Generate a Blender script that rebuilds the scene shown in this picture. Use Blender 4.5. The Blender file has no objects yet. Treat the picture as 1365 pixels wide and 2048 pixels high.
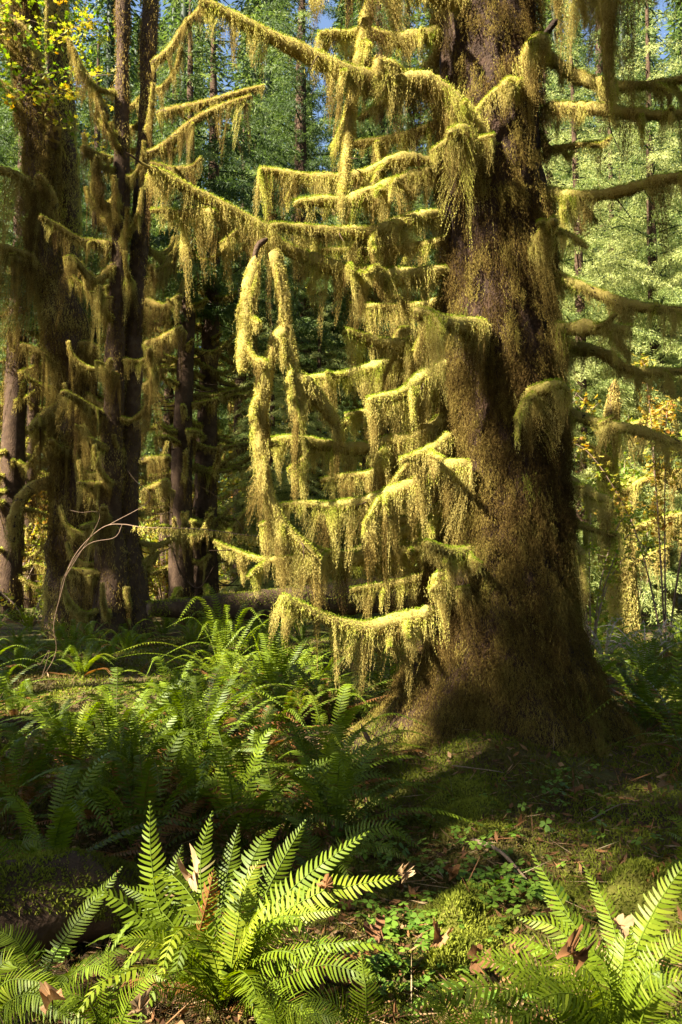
import bpy, math
import numpy as np
from mathutils import Vector
rng = np.random.default_rng(11)
R = math.radians
sc = bpy.context.scene
COL = sc.collection

# ------------------------------------------------------------------ camera
FPX, CX, CY, CAMZ = 1600.0, 682.5, 1024.0, 1.6
PIT = math.atan(126 / 1600.0)
def P(px, py, d):
    """world point at depth y=d seen at photo pixel px,py"""
    x = (px - CX) / FPX; y = (CY - py) / FPX
    dy = math.cos(PIT) - y * math.sin(PIT); dz = math.sin(PIT) + y * math.cos(PIT)
    s = d / dy
    return np.array([x * s, d, CAMZ + dz * s])
def PX(p):
    if p[1] < 1: return p[0] * 100 + p[1], 0
    q = np.asarray(p, float) - np.array([0, 0, CAMZ])
    f = q[1] * math.cos(PIT) + q[2] * math.sin(PIT); u = -q[1] * math.sin(PIT) + q[2] * math.cos(PIT)
    return CX + FPX * q[0] / max(f, .01), CY - FPX * u / max(f, .01)
cam = bpy.data.cameras.new('camera'); cam.sensor_fit = 'VERTICAL'; cam.sensor_height = 36; cam.sensor_width = 24
cam.lens = 36 * FPX / 2048; cam.clip_end = 900; cam.clip_start = .05
camo = bpy.data.objects.new('camera', cam); COL.objects.link(camo)
camo.location = (0, 0, CAMZ); camo.rotation_euler = (math.pi / 2 + PIT, 0, 0); sc.camera = camo

# ------------------------------------------------------------------ light
SAZ, SEL = R(33), R(40)
SUN = np.array([-math.cos(SEL) * math.cos(SAZ), -math.cos(SEL) * math.sin(SAZ), math.sin(SEL)])
sl = bpy.data.lights.new('sun', 'SUN'); sl.energy = 5.0; sl.angle = R(.5); sl.color = (1, .94, .8)
so = bpy.data.objects.new('sun', sl); COL.objects.link(so)
so.rotation_euler = Vector(SUN).to_track_quat('Z', 'Y').to_euler(); so.location = (-30, -20, 40)
w = bpy.data.worlds.new('World'); sc.world = w; w.use_nodes = True
nt = w.node_tree; sky = nt.nodes.new('ShaderNodeTexSky'); sky.sky_type = 'NISHITA'; sky.sun_disc = False
sky.sun_elevation = SEL; sky.sun_rotation = math.atan2(SUN[0], SUN[1])
bg = nt.nodes['Background']; nt.links.new(sky.outputs[0], bg.inputs[0]); bg.inputs[1].default_value = .05
sc.view_settings.view_transform = 'Standard'; sc.view_settings.look = 'None'; sc.view_settings.exposure = 2.65
sc.view_settings.gamma = 1
sc.render.engine = 'CYCLES'
cy = sc.cycles
cy.max_bounces = 6; cy.diffuse_bounces = 1; cy.glossy_bounces = 2; cy.transmission_bounces = 2; cy.transparent_max_bounces = 4
cy.caustics_reflective = cy.caustics_refractive = False
cy.use_denoising = True
try:
    cy.denoiser = 'OPENIMAGEDENOISE'; cy.denoising_prefilter = 'ACCURATE'
except Exception: pass

# ------------------------------------------------------------------ materials
def ramp_mat(name, stops, transl=.35, rough=.85, spec=.15, noise=6.0, nvar=.35, bump=0.0, tcol=1.25, detail=4):
    m = bpy.data.materials.new(name); m.use_nodes = True
    t = m.node_tree; N = t.nodes; Lk = t.links; N.clear()
    out = N.new('ShaderNodeOutputMaterial')
    at = N.new('ShaderNodeAttribute'); at.attribute_name = 'tint'
    tc = N.new('ShaderNodeTexCoord')
    nz_ = N.new('ShaderNodeTexNoise'); nz_.inputs['Scale'].default_value = noise; nz_.inputs['Detail'].default_value = detail
    Lk.new(tc.outputs['Object'], nz_.inputs['Vector'])
    ma = N.new('ShaderNodeMath'); ma.operation = 'MULTIPLY_ADD'; ma.inputs[1].default_value = nvar; ma.inputs[2].default_value = -nvar * .5
    Lk.new(nz_.outputs[0], ma.inputs[0])
    ad = N.new('ShaderNodeMath'); ad.operation = 'ADD'; ad.use_clamp = True
    Lk.new(at.outputs['Fac'], ad.inputs[0]); Lk.new(ma.outputs[0], ad.inputs[1])
    cr = N.new('ShaderNodeValToRGB'); e = cr.color_ramp.elements
    e[0].position = stops[0][0]; e[0].color = (*stops[0][1], 1); e[1].position = stops[-1][0]; e[1].color = (*stops[-1][1], 1)
    for p, c in stops[1:-1]:
        q = e.new(p); q.color = (*c, 1)
    Lk.new(ad.outputs[0], cr.inputs[0])
    b = N.new('ShaderNodeBsdfPrincipled'); b.inputs['Roughness'].default_value = rough
    b.inputs['Specular IOR Level'].default_value = spec
    Lk.new(cr.outputs[0], b.inputs['Base Color'])
    if bump:
        bp = N.new('ShaderNodeBump'); bp.inputs['Strength'].default_value = bump; bp.inputs['Distance'].default_value = .03
        n2 = N.new('ShaderNodeTexNoise'); n2.inputs['Scale'].default_value = noise * 4; n2.inputs['Detail'].default_value = 8
        Lk.new(tc.outputs['Object'], n2.inputs['Vector']); Lk.new(n2.outputs[0], bp.inputs['Height']); Lk.new(bp.outputs[0], b.inputs['Normal'])
    if transl > 0:
        tr = N.new('ShaderNodeBsdfTranslucent'); mx = N.new('ShaderNodeMixShader'); mx.inputs[0].default_value = transl
        hs = N.new('ShaderNodeHueSaturation'); hs.inputs['Value'].default_value = tcol; hs.inputs['Saturation'].default_value = 1.1
        Lk.new(cr.outputs[0], hs.inputs['Color']); Lk.new(hs.outputs[0], tr.inputs['Color'])
        Lk.new(b.outputs[0], mx.inputs[1]); Lk.new(tr.outputs[0], mx.inputs[2]); Lk.new(mx.outputs[0], out.inputs[0])
    else:
        Lk.new(b.outputs[0], out.inputs[0])
    return m
M = {}
M['moss'] = ramp_mat('hanging moss', [(0, (.07, .04, .012)), (.3, (.24, .165, .04)), (.55, (.53, .43, .125)), (.78, (.47, .45, .07)), (1, (.20, .28, .015))], .25, .9, .08, 4, .42)
M['barkmoss'] = ramp_mat('trunk moss', [(0, (.03, .016, .006)), (.4, (.10, .062, .015)), (.7, (.24, .18, .04)), (1, (.11, .15, .012))], .22, .9, .08, 4, .35)
M['floormoss'] = ramp_mat('floor moss', [(0, (.04, .025, .01)), (.4, (.10, .085, .018)), (.7, (.13, .15, .015)), (1, (.24, .25, .03))], .25, .9, .08, 3, .3)
M['bark'] = ramp_mat('red brown bark', [(0, (.012, .007, .004)), (.45, (.035, .018, .009)), (.8, (.06, .03, .016)), (1, (.15, .085, .055))], 0, .85, .2, 7, 1.0, 1.0)
M['darkbark'] = ramp_mat('dark bark', [(0, (.02, .013, .008)), (.5, (.07, .042, .025)), (1, (.16, .11, .06))], 0, .9, .1, 6, .9, .8)
M['twig'] = ramp_mat('bare twig', [(0, (.12, .07, .04)), (.5, (.25, .17, .11)), (1, (.45, .38, .3))], 0, .7, .2, 8, .5, .3)
M['fern'] = ramp_mat('fern frond', [(0, (.2, .075, .025)), (.2, (.16, .09, .018)), (.35, (.06, .085, .006)), (.65, (.135, .185, .008)), (1, (.26, .27, .02))], .38, .5, .25, 3, .14, 0, 1.4)
M['needle'] = ramp_mat('conifer needles', [(0, (.02, .035, .01)), (.5, (.075, .115, .022)), (.8, (.2, .24, .06)), (1, (.36, .37, .12))], .36, .6, .3, .6, .35, 0, 1.5)
M['leaf'] = ramp_mat('maple leaves', [(0, (.09, .19, .02)), (.35, (.24, .3, .03)), (.6, (.4, .31, .05)), (.82, (.38, .17, .03)), (1, (.25, .08, .02))], .45, .55, .3, 2, .1, 0, 1.3)
M['dryleaf'] = ramp_mat('dry leaves', [(0, (.05, .022, .01)), (.5, (.2, .09, .03)), (.8, (.3, .2, .1)), (1, (.36, .28, .17))], .15, .7, .2, 20, .4)
M['sorrel'] = ramp_mat('sorrel leaves', [(0, (.06, .12, .012)), (1, (.17, .26, .025))], .35, .5, .35, 5, .2, 0, 1.4)

# ------------------------------------------------------------------ mesh helpers
def mk(name, V, Q=None, T=None, tint=None, mat=None, parent=None, smooth=True, loc=None):
    V = np.asarray(V, np.float32).reshape(-1, 3)
    if loc is not None: V = V - np.asarray(loc, np.float32)
    me = bpy.data.meshes.new(name)
    nq = 0 if Q is None else len(Q); ntri = 0 if T is None else len(T)
    idx = np.concatenate([np.asarray(Q, np.int32).ravel() if nq else np.zeros(0, np.int32), np.asarray(T, np.int32).ravel() if ntri else np.zeros(0, np.int32)])
    st = np.concatenate([np.arange(nq) * 4, nq * 4 + np.arange(ntri) * 3]).astype(np.int32)
    me.vertices.add(len(V)); me.vertices.foreach_set('co', V.ravel())
    me.loops.add(len(idx)); me.loops.foreach_set('vertex_index', idx)
    me.polygons.add(nq + ntri); me.polygons.foreach_set('loop_start', st)
    me.update(calc_edges=True)
    if smooth: me.polygons.foreach_set('use_smooth', np.ones(nq + ntri, bool))
    a = me.attributes.new('tint', 'FLOAT', 'POINT')
    if tint is None: tint = .5
    a.data.foreach_set('value', np.broadcast_to(np.asarray(tint, np.float32), (len(V),)).astype(np.float32).copy())
    if mat: me.materials.append(M[mat])
    o = bpy.data.objects.new(name, me); COL.objects.link(o)
    if loc is not None: o.location = loc
    if parent is not None:
        o.parent = parent
        if loc is None: o.location = -np.array(world_loc(parent))
        else: o.location = np.array(loc) - np.array(world_loc(parent))
    return o
def world_loc(o):
    l = np.array(o.location)
    while o.parent is not None:
        o = o.parent; l = l + np.array(o.location)
    return l
def empty(name, loc):
    o = bpy.data.objects.new(name, None); COL.objects.link(o); o.location = loc; o.empty_display_size = .2
    return o
def tag(o, label=None, cat=None, group=None, kind=None):
    if label: o['label'] = label
    if cat: o['category'] = cat
    if group: o['group'] = group
    if kind: o['kind'] = kind
    return o
def copy_tree(o, parent=None):
    c = o.copy(); COL.objects.link(c)
    if parent is not None: c.parent = parent
    for ch in list(o.children): copy_tree(ch, c)
    return c
class Acc:
    def __init__(s): s.V = []; s.Q = []; s.T = []; s.t = []; s.n = 0
    def add(s, V, Q=None, T=None, tint=.5):
        V = np.asarray(V, float).reshape(-1, 3)
        if Q is not None and len(Q): s.Q.append(np.asarray(Q) + s.n)
        if T is not None and len(T): s.T.append(np.asarray(T) + s.n)
        s.V.append(V); s.t.append(np.broadcast_to(np.asarray(tint, float), (len(V),))); s.n += len(V)
    def build(s, name, mat, parent=None, smooth=True, loc=None):
        return mk(name, np.concatenate(s.V), np.concatenate(s.Q) if s.Q else None, np.concatenate(s.T) if s.T else None,
                  np.concatenate(s.t), mat, parent, smooth, loc)
def nrm(a): return a / np.maximum(np.linalg.norm(a, axis=-1, keepdims=True), 1e-9)
def U(a, b, n=None): return rng.uniform(a, b, n)
def quads(B, D, W, L, wd, tint):
    """n diamond leaflets: base, direction, width vector, length, width, tint"""
    n = len(B); L = np.broadcast_to(L, (n,))[:, None]; wd = np.broadcast_to(wd, (n,))[:, None]
    V = np.stack([B, B + D * L * .45 + W * wd * .5, B + D * L, B + D * L * .45 - W * wd * .5], 1).reshape(-1, 3)
    return V, np.arange(n * 4).reshape(n, 4), np.repeat(np.broadcast_to(tint, (n,)), 4)
def rdir(n, z=0.0, s=1.0):
    d = rng.normal(0, s, (n, 3)); d[:, 2] += z
    return nrm(d)
def perp(D):
    return nrm(np.cross(D, rdir(len(D))))
def catmull(pts, step=None, n=None):
    p = np.asarray(pts, float)
    if len(p) == 2: p = np.array([p[0], (p[0] + p[1]) / 2, p[1]])
    q = np.vstack([2 * p[0] - p[1], p, 2 * p[-1] - p[-2]])
    o = []
    for i in range(1, len(q) - 2):
        t = np.linspace(0, 1, 16, endpoint=False)[:, None]
        a, b, c, d = q[i - 1], q[i], q[i + 1], q[i + 2]
        o.append(.5 * (2 * b + (c - a) * t + (2 * a - 5 * b + 4 * c - d) * t * t + (3 * b - a - 3 * c + d) * t ** 3))
    o = np.vstack(o + [p[-1:]])
    s = np.concatenate([[0], np.cumsum(np.linalg.norm(np.diff(o, axis=0), axis=1))])
    m = n or max(4, int(s[-1] / step) + 1)
    u = np.linspace(0, s[-1], m)
    return np.stack([np.interp(u, s, o[:, k]) for k in range(3)], 1), s[-1]
def tube(C, r, ns=8, noise=.0, closed_tip=True, flat=None):
    n = len(C); T = nrm(np.gradient(C, axis=0))
    a = np.array([0, 0, 1.0]) if abs(T[0, 2]) < .8 else np.array([1.0, 0, 0])
    A = [nrm(np.cross(np.cross(T[0], a), T[0]))]
    for i in range(1, n):
        v = A[-1] - T[i] * np.dot(A[-1], T[i]); A.append(v / max(np.linalg.norm(v), 1e-9))
    A = np.array(A); B = np.cross(T, A)
    th = np.linspace(0, 2 * np.pi, ns, endpoint=False)
    r = np.broadcast_to(r, (n,)).copy()
    rr = r[:, None] * (1 + noise * rng.normal(0, 1, (n, ns)))
    if closed_tip: rr[-1] *= .15; rr[0] *= .6
    V = C[:, None] + rr[..., None] * (A[:, None] * np.cos(th)[None, :, None] + B[:, None] * np.sin(th)[None, :, None])
    i, j = np.meshgrid(np.arange(n - 1), np.arange(ns), indexing='ij'); j2 = (j + 1) % ns
    Q = np.stack([i * ns + j, i * ns + j2, (i + 1) * ns + j2, (i + 1) * ns + j], -1).reshape(-1, 4)
    return V.reshape(-1, 3), Q
_ph = rng.uniform(0, 6.28, (40, 3)); _dr = nrm(rng.normal(0, 1, (40, 3)))
def noise3(p, f, seed=0):
    """cheap smooth noise about -1..1"""
    p = np.asarray(p, float); v = np.zeros(p.shape[:-1])
    for k in range(7):
        d = _dr[(seed * 7 + k) % 40]; ff = f * (0.6 + .27 * k)
        v = v + np.sin(p @ d * ff * 2 + _ph[(seed * 5 + k) % 40, 0] + 1.3 * np.sin(p @ _dr[(seed * 3 + k * 5 + 1) % 40] * ff + _ph[(seed + k) % 40, 1]))
    return v / 3.2

# ------------------------------------------------------------------ moss
def strands(S, Ln, shift, step, ll, lw, t0, tslope, wander=.012):
    k = np.maximum(2, np.ceil(Ln / step).astype(int)); n = len(S)
    ix = np.repeat(np.arange(n), k); st = np.repeat(np.cumsum(k) - k, k)
    t = (np.arange(len(ix)) - st) / k[ix]
    t = np.clip(t + U(-.02, .02, len(ix)), 0, 1)
    ph = U(0, 6.28, (n, 2)); fr = U(3, 9, (n, 2))
    pos = S[ix] + shift[ix] * (t ** 1.3)[:, None]
    pos[:, 2] -= Ln[ix] * t
    wa = wander * (.3 + t)
    pos[:, 0] += wa * np.sin(fr[ix, 0] * t + ph[ix, 0]); pos[:, 1] += wa * np.sin(fr[ix, 1] * t + ph[ix, 1])
    D = rng.normal(0, .33, (len(ix), 3)); D[:, 2] -= .95; D = nrm(D)
    L = ll * U(.6, 1.35, len(ix)) * (1 - .25 * t)
    return quads(pos, D, perp(D), L, lw * U(.7, 1.3, len(ix)) * (1 - .35 * t), np.clip(t0[ix] - tslope * np.minimum(1, Ln[ix] * t / .25) + rng.normal(0, .07, len(ix)), 0, 1))
def moss_branch(pts, r0, r1, hang, parent, moss_r=(.035, .02), dens=1.0, lod=1.0, name='branch', green=.0, spread=1.0, bark='darkbark', fuzz=1.0, min_s=0.0, max_s=1.0, acc=None, hmul=1.0, sides=0):
    """woody branch + coat and pendants of moss as a child; acc=(wood, moss) collects instead of building"""
    C, Lt = catmull(pts, .04 * lod ** .5)
    n = len(C); s = np.linspace(0, 1, n)
    rw = r0 + (r1 - r0) * s
    rm = rw * .8 + .66 * (1 - .45 * s ** 3) * (moss_r[0] + (moss_r[1] - moss_r[0]) * s) * (1 + .35 * noise3(C, 9, 3)) * np.clip((s - min_s + .03) * 12, 0, 1) * np.clip((max_s - s + .03) * 12, .0, 1)
    V, Q = tube(C, rw, 7, .06)
    W_ = Acc() if acc is None else acc[0]; W_.add(V, Q, None, .45)
    A = Acc() if acc is None else acc[1]
    for q in range(sides):
        i = int(U(.15, .92) * (n - 1)); tg = nrm(C[min(i + 1, n - 1)] - C[max(i - 1, 0)]); sd = nrm(np.cross(tg, [0, 0, 1.0])) * (1 if q % 2 else -1)
        l = U(.12, .42); dr = nrm(tg * U(.2, .8) + sd * U(.4, 1) + np.array([0, 0, U(-.6, .12)]))
        pp = [C[i], C[i] + dr * l * .5 + rng.normal(0, .02, 3), C[i] + dr * l + np.array([0, 0, U(-.12, .06)])]
        if q % 3 == 2:
            c2, _ = catmull(pp, .03); V2, Q2 = tube(c2, np.linspace(.008, .002, len(c2)), 5, .1); W_.add(V2, Q2, None, .5)
        else: moss_branch(pp, .014, .006, np.array([.5, .9, .5]) * np.mean(np.atleast_1d(hang)) * U(.6, 1.2), None, moss_r=(moss_r[0] * .5, moss_r[1] * .35), dens=.8, acc=(W_, A), green=green)
    if acc is None: wo = W_.build(name, bark, parent)
    V, Q = tube(C, rm, 9 if lod < 2 else 6, .12)
    A.add(V, Q, None, np.clip(.42 + green, 0, 1))
    T = nrm(np.gradient(C, axis=0))
    # fuzzy coat
    nf = int(Lt * 5200 * dens * fuzz / lod ** 1.6)
    u = U(min_s, max_s, nf); f = u * (n - 1); i = np.clip(f.astype(int), 0, n - 2); fr = (f - i)[:, None]
    c = C[i] * (1 - fr) + C[i + 1] * fr; tt = T[i]
    side = nrm(np.cross(tt, np.array([0, 0, 1.0]) + 1e-3 * rng.normal(0, 1, (nf, 3)))); up = np.cross(side, tt)
    th = U(0, 6.28, nf)
    nn = side * np.cos(th)[:, None] + up * np.sin(th)[:, None]
    pos = c + nn * (rm[i] * U(.75, 1.1, nf))[:, None]
    D = nn * .7 + rng.normal(0, .45, (nf, 3)); D[:, 2] -= .55 * (1 - np.clip(nn[:, 2], 0, 1)); D = nrm(D)
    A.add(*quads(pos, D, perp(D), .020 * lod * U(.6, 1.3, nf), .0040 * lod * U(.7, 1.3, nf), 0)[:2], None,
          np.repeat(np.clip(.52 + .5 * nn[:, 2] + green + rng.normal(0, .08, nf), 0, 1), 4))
    # pendants in tapering clumps
    hang = np.atleast_1d(hang)
    nc = max(2, int(Lt * 11 / lod ** .5))
    sc_ = np.sort(U(min_s, max_s, nc)); hl = np.interp(sc_, np.linspace(0, 1, len(hang)), hang) * hmul
    hl = hl * np.exp(rng.normal(-.4, .62, nc)) * (1 + .5 * noise3(np.stack([sc_ * Lt, 0 * sc_ + C[0, 0], 0 * sc_ + C[0, 2]], 1), 5, 1)).clip(.15, 2); hl = np.clip(hl * 1.6, 0, 3.2 * hang.max())
    ns = max(3, int(70 * dens / lod ** 1.1))
    ci = np.repeat(np.arange(nc), ns); m = len(ci)
    wcl = U(.03, .08, nc) * spread * lod ** .5
    off = rng.normal(0, 1, m)
    sv = np.clip(sc_[ci] + off * wcl[ci] / Lt, min_s, max_s); f = sv * (n - 1); i = np.clip(f.astype(int), 0, n - 2); fr = (f - i)[:, None]
    c = C[i] * (1 - fr) + C[i + 1] * fr
    side = nrm(np.cross(T[i], np.array([0, 0, 1.0]) + 1e-3 * rng.normal(0, 1, (m, 3))))
    lat = rng.normal(0, .75, m)
    S = c + side * (lat * rm[i] * 1.1)[:, None]; S[:, 2] += rm[i] * U(-.7, .5, m)
    Ln = np.maximum(.03, .92 * hl[ci] * np.exp(-.35 * off ** 2) * U(.2, 1.1, m) + rm[i])
    sh = -(T[i] * (off * wcl[ci])[:, None] + side * (lat * rm[i])[:, None]) * U(.3, .9, m)[:, None] + (rng.normal(0, .035, (nc, 3)) * hl[:, None] * 3)[ci]
    sh[:, 2] = 0
    A.add(*[x for x in _st(strands(S, Ln, sh, .0072 * lod, .0195 * lod, .0038 * lod, np.full(m, .62 + green) + rng.normal(0, .15, nc)[ci], .3))])
    # short even fringe right under the branch
    m = int(Lt * 200 * dens / lod ** 1.5); sv = U(min_s, max_s, m); i = np.clip((sv * (n - 1)).astype(int), 0, n - 2); fr = (sv * (n - 1) - i)[:, None]
    c = C[i] * (1 - fr) + C[i + 1] * fr; side = nrm(np.cross(T[i], np.array([0, 0, 1.0]) + 1e-3 * rng.normal(0, 1, (m, 3)))); lat = rng.normal(0, .8, m)
    S = c + side * (lat * rm[i])[:, None]; Ln = np.interp(sv, np.linspace(0, 1, len(hang)), hang) * U(.2, .75, m) * np.clip(.6 + 1.1 * noise3(c, 7, 2), .1, 2) + rm[i]
    A.add(*_st(strands(S, np.maximum(.03, Ln), rng.normal(0, .02, (m, 3)) * [1, 1, 0], .0072 * lod, .0195 * lod, .0038 * lod, np.full(m, .7 + green), .35)))
    if acc is None:
        A.build('hanging_moss', 'moss', wo)
        return wo
def _st(r): return r[0], r[1], None, r[2]

# ------------------------------------------------------------------ ground
TX, TY = 1.46, 7.5
def gh(x, y):
    x = np.asarray(x, float); y = np.asarray(y, float); p = np.stack([x, y, 0 * x], -1)
    h = .05 * noise3(p, .55, 1) + .03 * noise3(p, 1.6, 2)
    near = np.clip((9 - y) / 4, 0, 1)
    h = h + .012 * near * noise3(p, 5, 4)
    h = h + .22 * np.exp(-((x - TX + .1) ** 2 + (y - TY + .45) ** 2) / 1.35 ** 2)
    h = h + .10 * np.exp(-((x - .95) ** 2 / .22 + (y - 5.4) ** 2 / 2.2)) - .12 * np.exp(-((x + 1.3) ** 2 / 1.2 + (y - 4.9) ** 2 / .6))
    h = h + .16 * np.exp(-((x + 3.0) ** 2 / 1.1 + (y - 9.9) ** 2 / .7))
    h = h + .015 * np.maximum(0, y - 14) * (.4 + .6 / (1 + np.exp(-(x) / 3)))
    return h
def gp(px, py):
    """ground point under a photo pixel"""
    d = 1.6 * 1600 / max(py - 1150, 8)
    for _ in range(25):
        p = P(px, py, d); g = gh(p[0], p[1])
        slope = (P(px, py, d + .01)[2] - p[2]) / .01
        d = d - .7 * (p[2] - g) / (slope - 1e-6) if abs(slope) > 1e-4 else d
        d = min(max(d, 1.2), 90)
    p = P(px, py, d); return np.array([p[0], p[1], float(gh(p[0], p[1]))])
gu = np.linspace(-1, 1, 260); gx = 7 * gu + 150 * np.abs(gu) ** 5 * np.sign(gu)
gv = np.linspace(0, 1, 320); gy = -12 * (1 - gv) ** 4 + 16 * gv + 200 * gv ** 6
GX, GY = np.meshgrid(gx, gy); GZ = gh(GX, GY)
nx, ny = len(gx), len(gy); ii, jj = np.meshgrid(np.arange(ny - 1), np.arange(nx - 1), indexing='ij')
Qg = np.stack([ii * nx + jj, ii * nx + jj + 1, (ii + 1) * nx + jj + 1, (ii + 1) * nx + jj], -1).reshape(-1, 4)
M['soil'] = ramp_mat('forest floor', [(0, (.025, .016, .009)), (.35, (.07, .045, .02)), (.6, (.10, .10, .02)), (1, (.16, .19, .03))], 0, .95, .1, 2.2, 1.1, .9, detail=9)
Vg = np.stack([GX, GY, GZ], -1).reshape(-1, 3)
tag(mk('ground', Vg, Qg, None, np.clip(.42 + .2 * noise3(Vg, .8, 6), 0, 1), 'soil'), 'dark mossy forest floor under the trees', 'ground', kind='structure')

# ------------------------------------------------------------------ the big spruce
big = empty('spruce_tree', (TX, TY, 0)); 
tag(big, 'huge old spruce with moss draped branches and flared roots, largest trunk in view', 'tree')
prof = np.array([  # z, centre x, radius
    (-.6, 1.40, 1.05), (0.0, 1.40, 1.00), (.2, 1.41, .92), (.45, 1.43, .80), (.7, 1.45, .73), (1.0, 1.46, .675), (1.5, 1.47, .60), (2.2, 1.51, .55), (3.0, 1.53, .52), (4.5, 1.50, .485), (6.0, 1.45, .465), (8, 1.42, .46), (14, 1.4, .36), (24, 1.35, .2), (30, 1.3, .03)])
def trunk_surf(th, z):
    r = np.interp(z, prof[:, 0], prof[:, 2]); cx = np.interp(z, prof[:, 0], prof[:, 1])
    lob = 0.0
    for a, wd, h in ((R(188), .34, .62), (R(-14), .34, .55), (R(-80), .36, .42), (R(-125), .26, .3), (R(-48), .24, .26), (R(75), .5, .3), (R(130), .4, .25)):
        dd = (th - a + np.pi) % (2 * np.pi) - np.pi
        lob = lob + h * np.exp(-(dd / wd) ** 2)
    fl = np.exp(-np.maximum(z, -.2) / .32)
    r = r * (1 - .13 * fl) + lob * (1.0 * np.exp(-np.maximum(z, -.1) / .36) + .12 * np.exp(-np.maximum(z, 0) / 1.2))
    q = np.stack([np.cos(th) * 1.0, np.sin(th) * 1.0, z * .45], -1)
    r = r * (1 + .045 * noise3(q, 2.2, 5) + .045 * noise3(q * np.array([1, 1, 1.5]), 6, 11) + .02 * noise3(np.stack([np.cos(th) * 3, np.sin(th) * 3, z * .8], -1), 3, 7) * np.clip(1.2 - fl, .3, 1))
    return np.stack([cx + r * np.cos(th), TY + r * np.sin(th) * .95, z], -1)
zs = np.concatenate([np.arange(-.6, 8.5, .045), np.arange(8.5, 30.1, .5)]); nth = 120
TH, ZZ = np.meshgrid(np.linspace(0, 2 * np.pi, nth, endpoint=False), zs); Vt = trunk_surf(TH, ZZ)
Vt = Vt + (.012 * noise3(Vt * np.array([1, 1, .35]), 9, 8) * 1.0)[..., None] * np.stack([np.cos(TH), np.sin(TH), 0 * TH], -1)
i, j = np.meshgrid(np.arange(len(zs) - 1), np.arange(nth), indexing='ij'); j2 = (j + 1) % nth
Qt = np.stack([i * nth + j, i * nth + j2, (i + 1) * nth + j2, (i + 1) * nth + j], -1).reshape(-1, 4)
trunk = mk('trunk', Vt.reshape(-1, 3), Qt, None, .45, 'bark', big)
def coat_trunk(n, zlo, zhi, zpow, seed, thr, ln, ll, lw, t0, grow=0):
    z = zlo + (zhi - zlo) * U(0, 1, n) ** zpow; th = U(0, 6.283, n)
    p = trunk_surf(th, z); mask = (noise3(p * np.array([1.5, 1.5, .7]), 1.6, seed) + rng.normal(0, .25, n) > thr(z)) & (noise3(p * np.array([1, 1, .6]), 11, seed + 9) + rng.normal(0, .3, n) > np.interp(z, [0, 1.5, 2.6], [-.35, -.25, -.12]))
    th, z, p = th[mask], z[mask], p[mask]; m = len(z)
    out = np.stack([np.cos(th), np.sin(th), 0 * th], -1)
    S = p + out * (U(.0, .06, m) + .05 * np.clip(noise3(p, 14, 6), -.3, 1) * (z < 3))[:, None]
    Ln = ln * np.exp(rng.normal(0, .5, m))
    sh = (trunk_surf(th, z - Ln) - p) * np.array([1, 1, 0]) + out * U(-.01, .05, m)[:, None]  + rng.normal(0, .02, (m, 3)); sh[:, 2] = 0
    return strands(S, Ln, sh, .0095, ll, lw, np.clip(t0 + .16 * noise3(p, 2.2, 9) + .4 * np.exp(-((z - .2) / .3) ** 2), 0, 1), .12, .02)
A = Acc()
A.add(*_st(coat_trunk(70000, -.1, 8.2, 1.1, 2, lambda z: np.interp(z, [0, 2, 3.5, 5, 8], [-1.2, -.75, -.45, -.35, -.35]), .10, .024, .005, .38)))
A.add(*_st(coat_trunk(60000, -.1, 3.6, 1.0, 4, lambda z: -1 + 0 * z, .12, .024, .005, .4)))
nt_ = 760; zt = .15 + 8 * U(0, 1, nt_) ** 1.3; tht = U(0, 6.28, nt_); Lt_ = U(.08, .26, nt_); ix = np.repeat(np.arange(nt_), 34); m = len(ix)
pt = trunk_surf(tht[ix] + rng.normal(0, .09, m), zt[ix] + rng.normal(0, .05, m)); ot = np.stack([np.cos(tht[ix]), np.sin(tht[ix]), 0 * ix], -1)
tn = np.stack([-np.sin(tht[ix]), np.cos(tht[ix]), 0 * ix], -1); dv = np.sum((pt - trunk_surf(tht, zt)[ix]) * tn, 1)
sh = ot * U(.03, .1, m)[:, None] - tn * (dv * .7)[:, None]
A.add(*_st(strands(pt + ot * U(.02, .07, m)[:, None], Lt_[ix] * U(.4, 1.1, m), sh, .009, .025, .0052, np.clip(.6 + rng.normal(0, .13, nt_)[ix], 0, 1), .2)))
A.build('trunk_moss', 'barkmoss', trunk)

def br(px, d0, d1, r, hang, **kw):
    """branch from photo pixels; depth runs d0 (trunk) to d1 (tip)"""
    m = len(px); dd = np.linspace(d0, d1, m)
    pts = [P(x, y, d) for (x, y), d in zip(px, dd)]
    h = np.atleast_1d(hang) / 1600.0 * .5 * (d0 + d1)
    kw.setdefault('sides', int(m * .9))
    return moss_branch(pts, r[0], r[1], h, big, **kw)
K = dict(moss_r=(.05, .045))
TB = 7.1
br([(985, 300), (925, 222), (850, 165), (780, 166), (700, 146), (600, 102), (500, 52), (400, 0)], 7.05, 6.2, (.07, .028), [60, 130, 100, 70, 70, 80, 90, 60], **K)
br([(760, 165), (757, 140), (760, 112)], 6.6, 6.55, (.03, .02), [40, 30], moss_r=(.06, .06))
br([(895, 541), (800, 553), (720, 548), (640, 525), (560, 490), (520, 455), (450, 415), (390, 385), (325, 348), (290, 330), (252, 304)], 7.3, 6.3, (.05, .008), [70, 90, 80, 70, 60, 40, 70, 90, 80, 30, 5], moss_r=(.055, .05), max_s=.93)
br([(430, 425), (385, 425), (330, 430)], 6.6, 6.8, (.02, .01), [60, 80, 60], moss_r=(.04, .035))
br([(890, 340), (800, 362), (740, 385), (700, 402), (640, 402), (588, 405)], 7.6, 7.2, (.05, .02), [50, 60, 60, 50], **K)
br([(880, 430), (820, 440), (760, 460), (700, 466), (620, 460), (540, 450)], 7.5, 6.7, (.045, .02), [60, 70, 70, 40], **K)
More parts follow.
